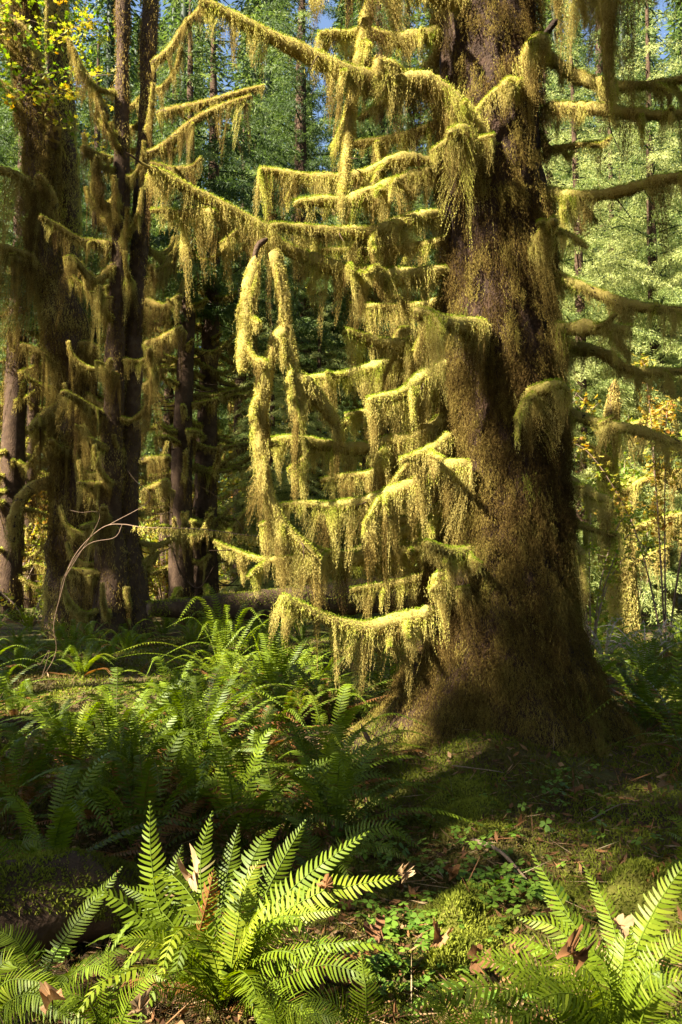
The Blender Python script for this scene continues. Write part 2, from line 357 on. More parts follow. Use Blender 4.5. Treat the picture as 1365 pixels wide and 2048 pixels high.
br([(972, 655), (900, 648), (830, 622)], 7.02, 6.3, (.05, .035), [70, 100, 90], moss_r=(.055, .05))
br([(900, 700), (800, 690), (740, 681), (690, 660)], 7.5, 7.0, (.04, .02), [80, 90, 60, 40], **K)
br([(895, 690), (820, 718), (750, 735), (680, 750), (605, 757)], 7.8, 7.9, (.045, .02), [60, 60, 60, 70], moss_r=(.05, .04), green=.12)
br([(895, 728), (850, 752), (800, 788), (735, 800)], 7.4, 6.8, (.045, .025), [80, 90, 90, 60], moss_r=(.055, .045), green=.06)
br([(905, 826), (840, 870), (780, 886), (720, 897), (650, 890), (600, 880), (542, 880)], 7.4, 6.9, (.05, .02), [90, 100, 110, 120, 110, 60, 50], **K)
br([(940, 930), (880, 938), (840, 962), (800, 980), (740, 1000), (680, 1011), (632, 1012)], 7.0, 6.9, (.05, .02), [90, 100, 90, 70, 80, 60], **K)
br([(905, 1050), (830, 1060), (780, 1078), (720, 1100), (690, 1112)], 7.3, 7.5, (.045, .02), [40, 60, 40, 40], moss_r=(.045, .03), green=.08)
br([(890, 1075), (820, 1100), (760, 1112), (700, 1116), (640, 1108), (600, 1080), (560, 1040), (535, 985)], 7.5, 6.8, (.05, .02), [60, 110, 130, 80, 90, 90, 70, 40], **K)
br([(870, 1225), (800, 1240), (740, 1256), (680, 1246), (620, 1222), (562, 1192)], 7.15, 6.6, (.05, .018), [70, 100, 70, 70, 80, 50], moss_r=(.05, .045))
br([(640, 1112), (560, 1120), (520, 1118), (480, 1105), (428, 1082)], 7.1, 7.3, (.022, .006), [60, 50, 40, 40, 15], moss_r=(.03, .014))
br([(535, 478), (515, 495), (507, 545), (495, 610), (490, 680), (485, 742)], 6.6, 6.5, (.025, .012), [20, 60, 50, 60], moss_r=(.045, .07), fuzz=1.3, min_s=.2)
br([(548, 500), (566, 580), (573, 655), (588, 740), (605, 850)], 6.65, 6.6, (.03, .02), [50, 60, 50, 50], moss_r=(.05, .05), fuzz=1.3)
br([(572, 650), (535, 735), (521, 850), (530, 960), (560, 1035), (598, 1082), (640, 1120)], 6.6, 6.7, (.03, .018), [30, 40, 80, 90, 60, 60], moss_r=(.06, .045), fuzz=1.3)
br([(585, 745), (640, 800), (688, 868)], 6.6, 6.9, (.03, .02), [40, 50, 50], moss_r=(.07, .055), fuzz=1.3)
br([(742, -10), (724, 80), (712, 150), (700, 230), (694, 300), (690, 385)], 6.9, 6.7, (.02, .01), [60, 70, 70, 50], moss_r=(.05, .05), fuzz=1.2)
br([(880, 66), (800, 80), (740, 66), (690, 70), (636, 68)], 7.4, 6.9, (.045, .02), [50, 60, 60, 40], **K)
br([(935, 12), (880, -5), (800, -30), (720, -45), (650, -70)], 7.2, 6.5, (.05, .03), [50, 80, 90, 90, 60], **K)
br([(885, 325), (800, 320), (740, 345), (690, 357), (620, 355), (560, 346), (518, 338)], 8.0, 7.6, (.045, .02), [40, 50, 50, 50, 60, 110], **K)
br([(1060, 130), (1062, 105), (1075, 85), (1090, 78)], 7.0, 6.5, (.05, .03), [90, 80, 30], moss_r=(.06, .05))
br([(1040, 175), (1020, 165), (1010, 172)], 7.0, 6.75, (.04, .03), [80, 60], moss_r=(.04, .04))
br([(1075, 510), (1090, 470), (1110, 440)], 7.05, 6.35, (.045, .03), [110, 60, 30], moss_r=(.05, .055))
br([(1060, 800), (1080, 780), (1125, 765)], 7.0, 6.6, (.045, .025), [90, 90, 40], moss_r=(.05, .04))
br([(950, 300), (925, 270), (900, 265)], 7.0, 6.6, (.04, .03), [110, 90, 60], moss_r=(.055, .055))
br([(900, 1210), (880, 1165), (882, 1150)], 7.2, 6.9, (.05, .03), [120, 60], moss_r=(.05, .05))
br([(1085, 105), (1150, 150), (1220, 171), (1300, 170), (1400, 150)], 7.6, 7.0, (.05, .025), [30, 40, 50, 40], moss_r=(.035, .03), hmul=1.0)
br([(1090, 214), (1180, 217), (1260, 226), (1330, 231), (1400, 224)], 7.4, 6.6, (.05, .025), [50, 60, 50, 60], moss_r=(.035, .03), hmul=1.0)
br([(1090, 302), (1150, 291), (1205, 284)], 7.5, 7.4, (.02, .01), [5, 20, 60], moss_r=(.02, .025))
br([(1090, 382), (1140, 392), (1230, 386), (1300, 366), (1400, 345)], 7.4, 6.4, (.045, .025), [40, 60, 60, 70], moss_r=(.035, .04), hmul=1.0)
br([(1095, 548), (1180, 581), (1270, 612), (1400, 622)], 7.4, 6.9, (.05, .025), [40, 50, 50, 50], moss_r=(.03, .03), hmul=1.0)
br([(1095, 662), (1180, 656), (1262, 660)], 7.2, 6.9, (.05, .03), [80, 80, 70], moss_r=(.05, .05))
br([(1115, 690), (1200, 705), (1270, 742), (1400, 740)], 7.7, 7.4, (.05, .025), [50, 70, 60, 50], moss_r=(.035, .03), hmul=1.0)
br([(1120, 818), (1200, 846), (1280, 862), (1400, 900)], 7.5, 7.0, (.045, .025), [40, 40, 50, 50], moss_r=(.03, .025), hmul=1.0)
br([(1125, 955), (1180, 985), (1225, 1002)], 7.4, 7.2, (.045, .025), [50, 60, 50], moss_r=(.035, .03), hmul=1.0)
br([(1125, 1038), (1190, 1060), (1235, 1076)], 7.4, 7.4, (.02, .01), [10, 40, 60], moss_r=(.015, .02))
br([(1130, 1082), (1160, 1105), (1172, 1120)], 7.3, 7.2, (.04, .025), [50, 60], moss_r=(.05, .05))
br([(1075, -90), (1150, -30), (1200, -15), (1250, -25), (1400, -60)], 7.2, 6.0, (.05, .025), [60, 90, 120, 60], moss_r=(.045, .05))
br([(1205, -15), (1214, 30), (1216, 110), (1220, 150)], 6.5, 6.5, (.02, .01), [60, 90, 160], moss_r=(.06, .06), fuzz=1.3, green=.1)
mk('dead_stub', *tube(catmull([P(1078, 95, 7.0), P(1095, 65, 6.9), P(1116, 38, 6.8)], .03)[0], np.linspace(.03, .012, 1)[0], 7), None, .4, 'bark', big)
for (xa, ya, xb, yb, da, db, h) in ((900, 905, 640, 960, 8.0, 8.3, 80), (905, 980, 560, 1010, 8.1, 8.0, 90), (900, 780, 690, 830, 8.1, 8.2, 80), (900, 1130, 700, 1180, 8.0, 8.1, 70), (890, 600, 700, 610, 8.1, 8.2, 70), (895, 480, 640, 500, 8.1, 8.3, 60),
                               (900, 1010, 720, 1045, 7.2, 7.0, 70), (900, 870, 800, 920, 7.2, 6.8, 80), (890, 240, 690, 290, 8.0, 8.0, 60), (885, 150, 700, 110, 8.0, 7.8, 60), (950, 1100, 850, 1085, 7.1, 6.6, 80), (905, 640, 800, 660, 7.4, 7.6, 80)):
    br([(xa, ya), (xa * .6 + xb * .4, ya * .6 + yb * .4 + 12), (xb, yb)], da, db, (.035, .015), [h * .6, h, h * .8, h * .6], moss_r=(.04, .035))
for k in range(16):    # boughs above the frame and behind the trunk
    z = 7.2 + k * .75; a = U(0, 6.28) if k % 3 else U(1.9, 3.6)
    c = np.array([1.42, TY, z]); L = U(1.8, 3.0)
    d = np.array([math.cos(a), math.sin(a), 0])
    moss_branch([c + d * .3, c + d * L * .5 + [0, 0, -.15], c + d * L + [0, 0, U(-.1, .4)]], .05, .02, [.2, .3, .3], big, lod=2.0)

# needled crown above the frame
cr = Acc(); S = []; Dd = []
for k in range(70):
    f = (k + U(0, 1)) / 70; z = 12 + 18 * f; a = k * 2.4; o = np.array([math.cos(a), math.sin(a), 0]); l = (1 - f) ** .7 * U(3.2, 4.8) + .4; c = np.array([1.4, TY, z])
    C_, _ = catmull([c, c + o * l * .5, c + o * l + [0, 0, -.25 * l]], .3); V, Q = tube(C_, np.linspace(.06, .01, len(C_)), 5); cr.add(V, Q, None, .05)
    m = int(700 * l); q = rng.integers(0, len(C_), m); S.append(C_[q] + rng.normal(0, .32, (m, 3)) * [1, 1, .4]); Dd.append(nrm(o * .5 + rng.normal(0, .5, (m, 3)) + [0, 0, -.4]))
S = np.vstack(S); Dd = np.vstack(Dd); cr.add(*_st(quads(S, Dd, perp(Dd), U(.09, .2, len(S)), U(.02, .045, len(S)), .45))); cr.build('crown', 'needle', big)

# ------------------------------------------------------------------ ferns
def frond(pts, width, npairs, tint, N0, lw=1.0, stipe=.14, acc=None, droop=.25, tipt=.0):
    C, Lt = catmull(pts, n=npairs + 6); n = len(C); T = nrm(np.gradient(C, axis=0))
    s = np.linspace(0, 1, n)
    A = acc or Acc()
    V, Q = tube(C, np.interp(s, [0, 1], [.004, .0012]) * (1.0 if width > .05 else .8), 4)
    A.add(V, Q, None, np.clip(tint - .12, .05, 1))
    t = np.linspace(stipe, .995, npairs); f = t * (n - 1); i = np.clip(f.astype(int), 0, n - 2); fr = (f - i)[:, None]
    c = C[i] * (1 - fr) + C[i + 1] * fr; tt = nrm(T[i] * (1 - fr) + T[i + 1] * fr)
    side = nrm(np.cross(tt, np.broadcast_to(N0, tt.shape))); nn = np.cross(side, tt)
    u = (t - stipe) / (1 - stipe)
    pl = width * np.interp(u, [0, .08, .3, .6, .85, 1], [.62, .85, 1, .86, .45, .06])
    wq = min(Lt * (1 - stipe) / npairs * .7, .016) * lw * np.interp(u, [0, .7, 1], [1, .9, .45])
    for sg in (-1, 1):
        l = pl * U(.88, 1.08, npairs) * np.where(U(0, 1, npairs) < .05, U(.25, .8, npairs), 1); jit = rng.normal(0, .05, npairs)
        a = np.interp(u, [0, .5, 1], [.05, .3, .75]) + jit
        d = nrm(sg * side * np.cos(a)[:, None] + tt * np.sin(a)[:, None] - nn * (droop * U(.2, 1.3, npairs))[:, None] * .5)
        wv = nrm(tt - d * np.sum(tt * d, 1)[:, None]); wv = nrm(wv + nn * rng.normal(.25, .18, npairs)[:, None])
        secs = []
        for q, wf, cur in ((0, .75, 0), (.12, 1.05, .0), (.55, .85, .03), (.85, .5, .09)):
            b = c + d * (l * q)[:, None] + wv * (l * cur)[:, None] - nn * (l * droop * .5 * q * q)[:, None]
            h = wv * (wq * .5 * wf)[:, None]
            secs += [b - h, b + h]
        tip = c + d * l[:, None] + wv * (l * .16)[:, None] - nn * (l * droop * .5)[:, None]
        V = np.stack(secs + [tip], 1)
        o = np.arange(npairs)[:, None] * 9
        Qn = np.concatenate([o + np.array([k, k + 1, k + 3, k + 2]) for k in (0, 2, 4)])
        Tn = o + np.array([6, 7, 8])
        tv = np.clip(tint + tipt * u + rng.normal(0, .045, npairs) - (U(0, 1, npairs) < .008) * .3, 0, 1)
        A.add(V.reshape(-1, 3), Qn, Tn, np.repeat(tv, 9))
    return A
def fern_plant(base, nf, Lm, tint, npairs=34, width=.075, split=True, spread=1.0, name='sword_fern', dead=2, a0=0, skip=None, lw=1.0):
    base = np.asarray(base, float)
    root = empty(name, base) if split else None
    A = Acc()
    for k in range(nf + dead):
        a = a0 + k * 2.39996 + U(-.3, .3)
        if skip and skip(a % (2 * math.pi)): continue
        isdead = k >= nf
        o = np.array([math.cos(a), math.sin(a), 0]); L = Lm * U(.7, 1.15)
        el = U(.75, 1.35) if not isdead else U(.1, .5)
        if k % 4 == 0 and not isdead: el = U(.4, .8)
        h = L * math.sin(el); rr = L * math.cos(el) * spread
        p0 = base + o * .03 + [0, 0, .02]
        p1 = p0 + o * rr * .33 + np.array([0, 0, h * .55]); p2 = p0 + o * rr * .85 + np.array([0, 0, h * .85])
        p3 = p0 + o * (rr * 1.25 + .12 * L) + np.array([0, 0, h * (.85 - .35 * U(.2, 1))]) if not isdead else p0 + o * (rr * 1.1) + np.array([0, 0, .04])
        sv = np.array([-o[1], o[0], 0]) * L * U(-.12, .12)
        N0 = nrm(np.array([0, 0, 1.0]) - o * .55)
        t = U(.02, .14) if isdead else np.clip(tint + rng.normal(0, .09), .3, 1)
        f = frond([p0, p1 + sv * .3, p2 + sv, p3 + sv * 1.6], width * (L / Lm) ** .5, npairs, t, N0, lw, acc=None if split else A)
        if split: f.build('frond', 'fern', root)
    if not split:
        return A.build(name, 'fern', None, True, base)
    return root

def g3(px, py): return gp(px, py)
ferns_near = []
def fern_px(base_px, base_d, fr, width=.08, tint=.62, extra=0, Lm=.7, label='', N0=(0, -.55, .83), skip=None):
    bp = P(base_px[0], base_px[1], base_d); bp[2] = gh(bp[0], bp[1]) - .01
    root = empty('sword_fern', bp)
    for f in fr:
        pl, d1, *o = f; tn = o[0] if o else tint; wd = o[1] if len(o) > 1 else width
        m = len(pl); pts = [bp + np.array([U(-.03, .03), U(-.03, .03), .02])] + [P(x, y, base_d + (d1 - base_d) * (q + 1) / m) for q, (x, y) in enumerate(pl)]
        N = nrm(np.array(N0) + rng.normal(0, .12, 3))
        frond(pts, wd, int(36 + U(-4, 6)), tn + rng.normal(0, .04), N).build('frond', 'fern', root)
    for k in range(extra):
        a = U(0, 6.28); L = Lm * U(.55, 1.0)
        if skip and skip(a): continue
        o = np.array([math.cos(a), math.sin(a), 0]); el = U(.3, 1.1)
        p0 = bp + [0, 0, .02]; h = L * math.sin(el); rr = L * math.cos(el)
        dead = k % 5 == 4
        if dead: h *= .3
        frond([p0, p0 + o * rr * .4 + [0, 0, h * .6], p0 + o * rr + [0, 0, h * .8], p0 + o * rr * 1.3 + [0, 0, h * .5]], width * .85, 30, U(.02, .16) if dead else tint + rng.normal(0, .1),
              nrm(np.array([0, 0, 1.0]) - o * .5)).build('frond', 'fern', root)
    tag(root, label, 'fern', 'sword ferns in the foreground'); ferns_near.append(root)
    return root
fern_px((452, 1965), 3.12, [
    ([(330, 1850), (303, 1720), (300, 1602)], 3.35), ([(410, 1850), (402, 1720), (425, 1622)], 3.45), ([(438, 1880), (455, 1750), (478, 1648)], 3.5, .55),
    ([(500, 1860), (550, 1750), (612, 1640)], 3.4), ([(520, 1850), (610, 1755), (738, 1662)], 3.3), ([(530, 1860), (640, 1785), (700, 1772), (815, 1752)], 3.2, .75),
    ([(520, 1930), (610, 1895), (722, 1882)], 2.95, .55), ([(560, 1960), (650, 1930), (770, 1960)], 2.8, .6), ([(480, 1800), (520, 1690), (560, 1650)], 3.6, .45),
    ([(340, 1900), (240, 1800), (124, 1778)], 3.1, .6, .07), ([(380, 1930), (310, 1880), (240, 1880)], 2.95, .7), ([(395, 1870), (350, 1760), (365, 1690)], 3.5, .5),
    ([(470, 1880), (490, 1780), (520, 1720)], 3.3, .8), ([(400, 1990), (330, 1975), (280, 2010)], 2.8, .7), ([(510, 1990), (590, 2010), (650, 2060)], 2.7, .6),
    ([(360, 1870), (300, 1800), (240, 1770)], 3.3, .7), ([(520, 1880), (600, 1830), (680, 1820)], 3.05, .8), ([(470, 1930), (500, 1850), (540, 1800)], 3.0, .85)], extra=24, Lm=.66,
    label='big sunlit sword fern fanning wide open in the centre of the foreground')
fern_px((85, 1975), 3.15, [([(100, 1930), (150, 1850), (245, 1733)], 3.5, .5, .06), ([(60, 1930), (30, 1880), (-30, 1850)], 3.2), ([(130, 1960), (190, 1930), (235, 1950)], 2.9, .6)], extra=4, Lm=.4, tint=.55, label='small fern below the mossy log with one long upright green frond')
fern_px((-40, 2060), 2.85, [([(0, 1975), (60, 1960), (130, 1985)], 2.8, .7), ([(10, 2010), (70, 1990), (140, 2040)], 2.7, .6), ([(-10, 1960), (20, 1920), (60, 1950)], 2.9, .7), ([(40, 2010), (120, 2010), (200, 2060)], 2.7, .65)], label='pale green fern cut off by the bottom corner under a dry maple leaf')
fern_px((225, 2075), 2.75, [([(222, 2010), (218, 1950), (216, 1890)], 2.8, .6, .065), ([(260, 2000), (300, 1950), (330, 1960)], 2.7, .55), ([(180, 2010), (120, 1990), (80, 2010)], 2.7, .6)], label='short dark fern with one narrow vertical frond at the bottom edge')
fern_px((735, 2095), 2.7, [([(733, 2000), (728, 1950), (722, 1905)], 2.8, .72, .075), ([(690, 2030), (630, 1995), (590, 2020)], 2.6, .6), ([(640, 2050), (560, 2030), (500, 2060)], 2.6, .5)], label='yellow green fern frond standing upright at the bottom edge between two big ferns')
fern_px((1235, 2085), 2.72, [
    ([(1190, 1930), (1120, 1800), (1062, 1700)], 3.1, .66), ([(1240, 1950), (1220, 1830), (1165, 1725)], 3.1, .62, .07), ([(1150, 1960), (1080, 1890), (995, 1872)], 2.8, .68),
    ([(1130, 1990), (1040, 1940), (930, 1910)], 2.7, .7), ([(1100, 2040), (1000, 1975), (880, 1990), (790, 2030)], 2.6, .6, .09), ([(1260, 1950), (1310, 1820), (1390, 1700)], 3.0, .7),
    ([(1290, 1980), (1340, 1900), (1420, 1850)], 2.8, .72), ([(1200, 1950), (1150, 1850), (1085, 1790)], 3.0, .58), ([(1140, 2000), (1060, 1960), (990, 2000)], 2.6, .66), ([(1280, 1950), (1300, 1860), (1330, 1800)], 3.1, .65),
    ([(1220, 1960), (1180, 1900), (1130, 1880)], 2.8, .65), ([(1150, 2010), (1060, 1930), (955, 1905)], 2.75, .7), ([(1120, 2060), (1020, 2030), (890, 2060)], 2.45, .7), ([(1180, 1960), (1120, 1860), (1035, 1835)], 2.95, .66), ([(1200, 1980), (1150, 1930), (1090, 1950)], 2.6, .75), ([(1280, 1980), (1330, 1940), (1380, 1960)], 2.7, .6), ([(1090, 2050), (1000, 2010), (930, 2040)], 2.5, .62), ([(1300, 2000), (1380, 1960), (1440, 1990)], 2.6, .7), ([(1180, 2010), (1100, 1990), (1030, 2050)], 2.5, .7), ([(1240, 1980), (1250, 1900), (1260, 1840)], 2.9, .7)], extra=7, Lm=.55, tint=.64,
    label='lush sword fern with many arching fronds in the lower right corner')
fern_px((1400, 1760), 3.6, [([(1380, 1700), (1350, 1670), (1325, 1665)], 3.5, .62), ([(1390, 1690), (1360, 1640), (1330, 1635)], 3.7, .6), ([(1380, 1740), (1355, 1720), (1330, 1740)], 3.4, .55)], label='fern tips poking in at the side edge above the mossy mound')
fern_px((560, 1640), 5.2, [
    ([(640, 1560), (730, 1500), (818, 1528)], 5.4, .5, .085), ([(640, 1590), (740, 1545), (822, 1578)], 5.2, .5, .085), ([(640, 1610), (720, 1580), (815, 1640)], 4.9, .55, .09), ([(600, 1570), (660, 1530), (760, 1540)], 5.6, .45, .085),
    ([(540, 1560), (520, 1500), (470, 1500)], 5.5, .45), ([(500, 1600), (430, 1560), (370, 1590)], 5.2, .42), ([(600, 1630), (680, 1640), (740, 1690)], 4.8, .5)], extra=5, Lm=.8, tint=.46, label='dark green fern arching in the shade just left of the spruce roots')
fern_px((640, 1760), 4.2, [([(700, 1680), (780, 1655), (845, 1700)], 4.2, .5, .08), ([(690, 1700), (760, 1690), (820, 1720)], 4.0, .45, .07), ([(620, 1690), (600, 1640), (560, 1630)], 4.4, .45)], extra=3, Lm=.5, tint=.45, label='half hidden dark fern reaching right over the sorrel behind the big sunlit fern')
fern_px((905, 2120), 2.6, [([(900, 2050), (880, 2000), (840, 1990)], 2.6), ([(930, 2060), (960, 2020), (1000, 2030)], 2.5), ([(880, 2070), (830, 2050), (770, 2080)], 2.5)], tint=.6, label='fern tips rising from the bottom edge left of the lower right fern')
fern_px((560, 2130), 2.6, [([(555, 2060), (540, 2010), (500, 1985)], 2.6), ([(590, 2070), (630, 2030), (690, 2040)], 2.5), ([(600, 2080), (660, 2060), (700, 2090)], 2.45)], tint=.7, label='bright fern tips at the bottom edge directly below the big sunlit fern')
fern_px((20, 1800), 4.1, [([(30, 1720), (60, 1680), (110, 1700)], 4.0), ([(0, 1720), (-20, 1680), (-60, 1690)], 4.1), ([(40, 1740), (90, 1720), (140, 1750)], 3.9, .1)], extra=3, Lm=.5, tint=.45, label='fern with rusty fronds at the left edge above the mossy log')
# mid-distance ferns built one by one, random fronds
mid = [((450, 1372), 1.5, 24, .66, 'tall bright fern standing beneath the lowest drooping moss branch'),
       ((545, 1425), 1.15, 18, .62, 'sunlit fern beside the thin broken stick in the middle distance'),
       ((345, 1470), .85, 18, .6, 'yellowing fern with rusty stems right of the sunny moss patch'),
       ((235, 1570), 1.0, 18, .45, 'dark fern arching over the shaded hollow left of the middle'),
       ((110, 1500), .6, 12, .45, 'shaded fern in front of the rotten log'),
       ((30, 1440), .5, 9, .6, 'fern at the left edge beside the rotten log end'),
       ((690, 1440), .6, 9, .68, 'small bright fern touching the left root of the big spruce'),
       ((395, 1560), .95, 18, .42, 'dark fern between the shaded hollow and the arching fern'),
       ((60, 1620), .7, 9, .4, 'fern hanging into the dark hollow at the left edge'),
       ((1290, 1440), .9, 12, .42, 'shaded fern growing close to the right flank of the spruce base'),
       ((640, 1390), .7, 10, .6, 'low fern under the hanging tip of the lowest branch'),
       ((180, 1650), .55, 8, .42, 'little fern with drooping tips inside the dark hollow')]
for (q, L, nf, tn, lab) in mid:
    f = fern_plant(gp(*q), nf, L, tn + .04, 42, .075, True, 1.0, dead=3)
    tag(f, lab, 'fern', 'sword ferns in the middle distance')
ORD = ['first', 'second', 'third', 'fourth', 'fifth', 'sixth', 'seventh', 'eighth', 'ninth', 'tenth', 'eleventh', 'twelfth', 'thirteenth', 'fourteenth', 'fifteenth', 'sixteenth', 'seventeenth', 'eighteenth', 'nineteenth', 'twentieth', 'twenty-first', 'twenty-second', 'twenty-third', 'twenty-fourth', 'twenty-fifth', 'twenty-sixth', 'twenty-seventh', 'twenty-eighth', 'twenty-ninth', 'thirtieth', 'thirty-first', 'thirty-second', 'thirty-third', 'thirty-fourth', 'thirty-fifth']
def ordinal_labels(objs, text):
    objs = sorted(objs, key=lambda o: PX(world_loc(o))[0])
    for k, o in enumerate(objs): o['label'] = text % ORD[min(k, len(ORD) - 1)]
extra_mid = []
k = 0
while len(extra_mid) < 26 and k < 2000:
    k += 1; y = U(4.4, 8.6); x = U(-.44, .06) * y
    if (x - TX) ** 2 + (y - TY) ** 2 < 1.75 ** 2 or (abs(x + .35) < .75 and y < 4.9) or (y > 6.6 and -4.4 < x < -1.3): continue
    if any((world_loc(f)[0] - x) ** 2 + (world_loc(f)[1] - y) ** 2 < .55 ** 2 for f in extra_mid): continue
    f = fern_plant((x, y, float(gh(x, y))), int(U(9, 14)), U(.6, .95), U(.42, .68), 36, .072, True, 1.1, dead=3); tag(f, None, 'fern', 'sword ferns in the middle distance'); extra_mid.append(f)
for x, y in ((2.9, 6.9), (3.1, 8.3), (2.6, 9.2), (3.6, 9.6), (2.5, 4.6), (3.2, 5.6), (3.9, 7.4), (2.2, 3.3)):
    f = fern_plant((x, y, float(gh(x, y))), 12, .9, .5, 26, .075, True, 1.1); tag(f, None, 'fern', 'sword ferns in the middle distance'); extra_mid.append(f)
ordinal_labels(extra_mid, 'green fern of the shaded middle ground before the spruce, %s from the left')
# far ferns: four plants, copied
protos = [fern_plant((0, 0, 0), 13 + k, .95, .5 + .06 * k, 30, .08, False, 1.0, dead=2, lw=1.15) for k in range(4)]
spots = []
def try_spot(x, y, md):
    if (x - TX) ** 2 + (y - TY) ** 2 < 1.7 ** 2: return False
    for (a, b) in spots:
        if (a - x) ** 2 + (b - y) ** 2 < md ** 2: return False
    spots.append((x, y)); return True
tries = 0
while len(spots) < 150 and tries < 9000:
    tries += 1
    y = 8.5 + 22 * U(0, 1) ** 1.3; x = U(-.46, .46) * y
    if 11.2 < y < 16 and -.27 * y < x < .09 * y: continue
    if 8.3 < y < 11.8 and -4.2 < x < -1.9: continue
    try_spot(x, y, .75 + .02 * y)
spots.sort()
far_rows = {0: [], 1: [], 2: [], 3: []}
for k, (x, y) in enumerate(spots):
    o = protos[k % 4] if k < 4 else protos[k % 4].copy()
    if k >= 4: COL.objects.link(o)
    o.location = (x, y, gh(x, y)); o.rotation_euler = (0, 0, U(0, 6.28)); s = U(.9, 1.4) * (.68 if y > 9.5 else 1); o.scale = (s, s, s * U(.8, 1.1))
    tag(o, None, 'fern', 'ferns carpeting the forest floor')
    far_rows[0 if y < 11 else 1 if y < 15 else 2 if y < 21 else 3].append(o)
for r, txt in ((0, 'green fern behind the shaded hollow, %s from the left in the nearest carpet row'), (1, 'green fern level with the sunny moss patch, %s from the left in its row'),
               (2, 'green fern in front of the fallen mossy log, %s from the left in its row'), (3, 'distant fern at the foot of the dark spruces, %s from the left')):
    ordinal_labels(far_rows[r], txt)

# ------------------------------------------------------------------ floor cover
def polar(n, d0, d1, a=.8):
    n = int(n * 1.6)
    d = np.exp(U(math.log(d0 * .8), math.log(d1), n)); t = U(-a, a, n)
    return np.stack([d * np.sin(t), d * np.cos(t)], 1), d
xy, d = polar(330000, 2.1, 20)
pz = gh(xy[:, 0], xy[:, 1]); p = np.column_stack([xy, pz])
mm = noise3(p, .9, 12) + .5 * noise3(p, 3.5, 13) + rng.normal(0, .35, len(p)) > -.55
p, d = p[mm], d[mm]; n = len(p)
D = rdir(n, .9, .7); D[:, 2] = np.abs(D[:, 2])
A = Acc(); A.add(*_st(quads(p, D, perp(D), (.012 + .004 * d) * U(.6, 1.3, n), (.003 + .0011 * d) * U(.7, 1.3, n), np.clip(.55 + .3 * noise3(p, 1.3, 14) + .15 * noise3(p, 5, 15) + rng.normal(0, .08, n), 0, 1))))
tag(A.build('ground_moss', 'floormoss'), 'low green and yellow moss carpeting the forest floor', 'moss', kind='stuff')
xy, d = polar(16000, 2.1, 20); p = np.column_stack([xy, gh(xy[:, 0], xy[:, 1]) + U(.005, .03, len(d))]); n = len(p)
D = rdir(n, .1, .6); D[:, 2] *= .35; D = nrm(D); W = nrm(np.cross(D, rdir(n, 2.5)))
A = Acc(); A.add(*_st(quads(p, D, W, U(.03, .08, n) * (1 + d * .03), U(.006, .035, n), U(0, .75, n))))
xy, d = polar(7000, 2.1, 14); p = np.column_stack([xy, gh(xy[:, 0], xy[:, 1]) + U(.01, .04, len(d))]); n = len(p); D = rdir(n, 0, 1); D[:, 2] *= .25; D = nrm(D)
A.add(*_st(quads(p, D, perp(D), U(.05, .28, n), U(.003, .007, n), U(.1, .9, n))))
tag(A.build('leaf_litter', 'dryleaf'), 'brown dead leaves and needles littering the ground', 'leaf litter', kind='stuff')
# sorrel patches
A = Acc()
for (x, y, n, sp) in ((840, 1640, 40, .14), (760, 1720, 34, .14), (800, 1850, 60, .16), (860, 1880, 40, .1), (1010, 1780, 45, .12), (1050, 1800, 50, .14), (1130, 1570, 22, .16), (1070, 1650, 22, .2), (1150, 1610, 20, .16), (790, 1950, 40, .12), (900, 2000, 30, .15), (940, 1720, 26, .2), (580, 1610, 10, .15), (1250, 1700, 12, .15), (120, 1920, 8, .1), (860, 1740, 26, .2), (980, 1700, 20, .2), (700, 1680, 22, .2)):
    c = gp(x, y)
    q = c[:2] + rng.normal(0, sp, (n, 2)); q = np.column_stack([q, gh(q[:, 0], q[:, 1]) + U(.03, .08, n)])
    a0 = U(0, 6.28, n); tl = rng.normal(0, .3, (n, 2)); rr = U(.014, .026, n); tt = U(0, 1, n)
    for b in range(3):
        a = a0 + b * 2.094
        e = np.stack([np.cos(a), np.sin(a), -.15 + tl[:, 0] * np.cos(a) + tl[:, 1] * np.sin(a)], 1)
        s_ = np.stack([-np.sin(a), np.cos(a), -tl[:, 0] * np.sin(a) + tl[:, 1] * np.cos(a)], 1)
        pts = [q] + [q + e * (rr * u)[:, None] * 1.3 + s_ * (rr * v)[:, None] for u, v in ((.55, .62), (1.0, .66), (1.22, .35), (1.05, 0), (1.22, -.35), (1.0, -.66), (.55, -.62))]
        V = np.stack(pts, 1); o = np.arange(n)[:, None] * 8
        Tn = np.concatenate([o + np.array([0, k, k + 1]) for k in range(1, 7)])
        A.add(V.reshape(-1, 3), None, Tn, np.repeat(tt, 8))
tag(A.build('wood_sorrel', 'sorrel'), 'clover leaved wood sorrel spreading over the ground by the spruce roots', 'ground cover', kind='stuff')

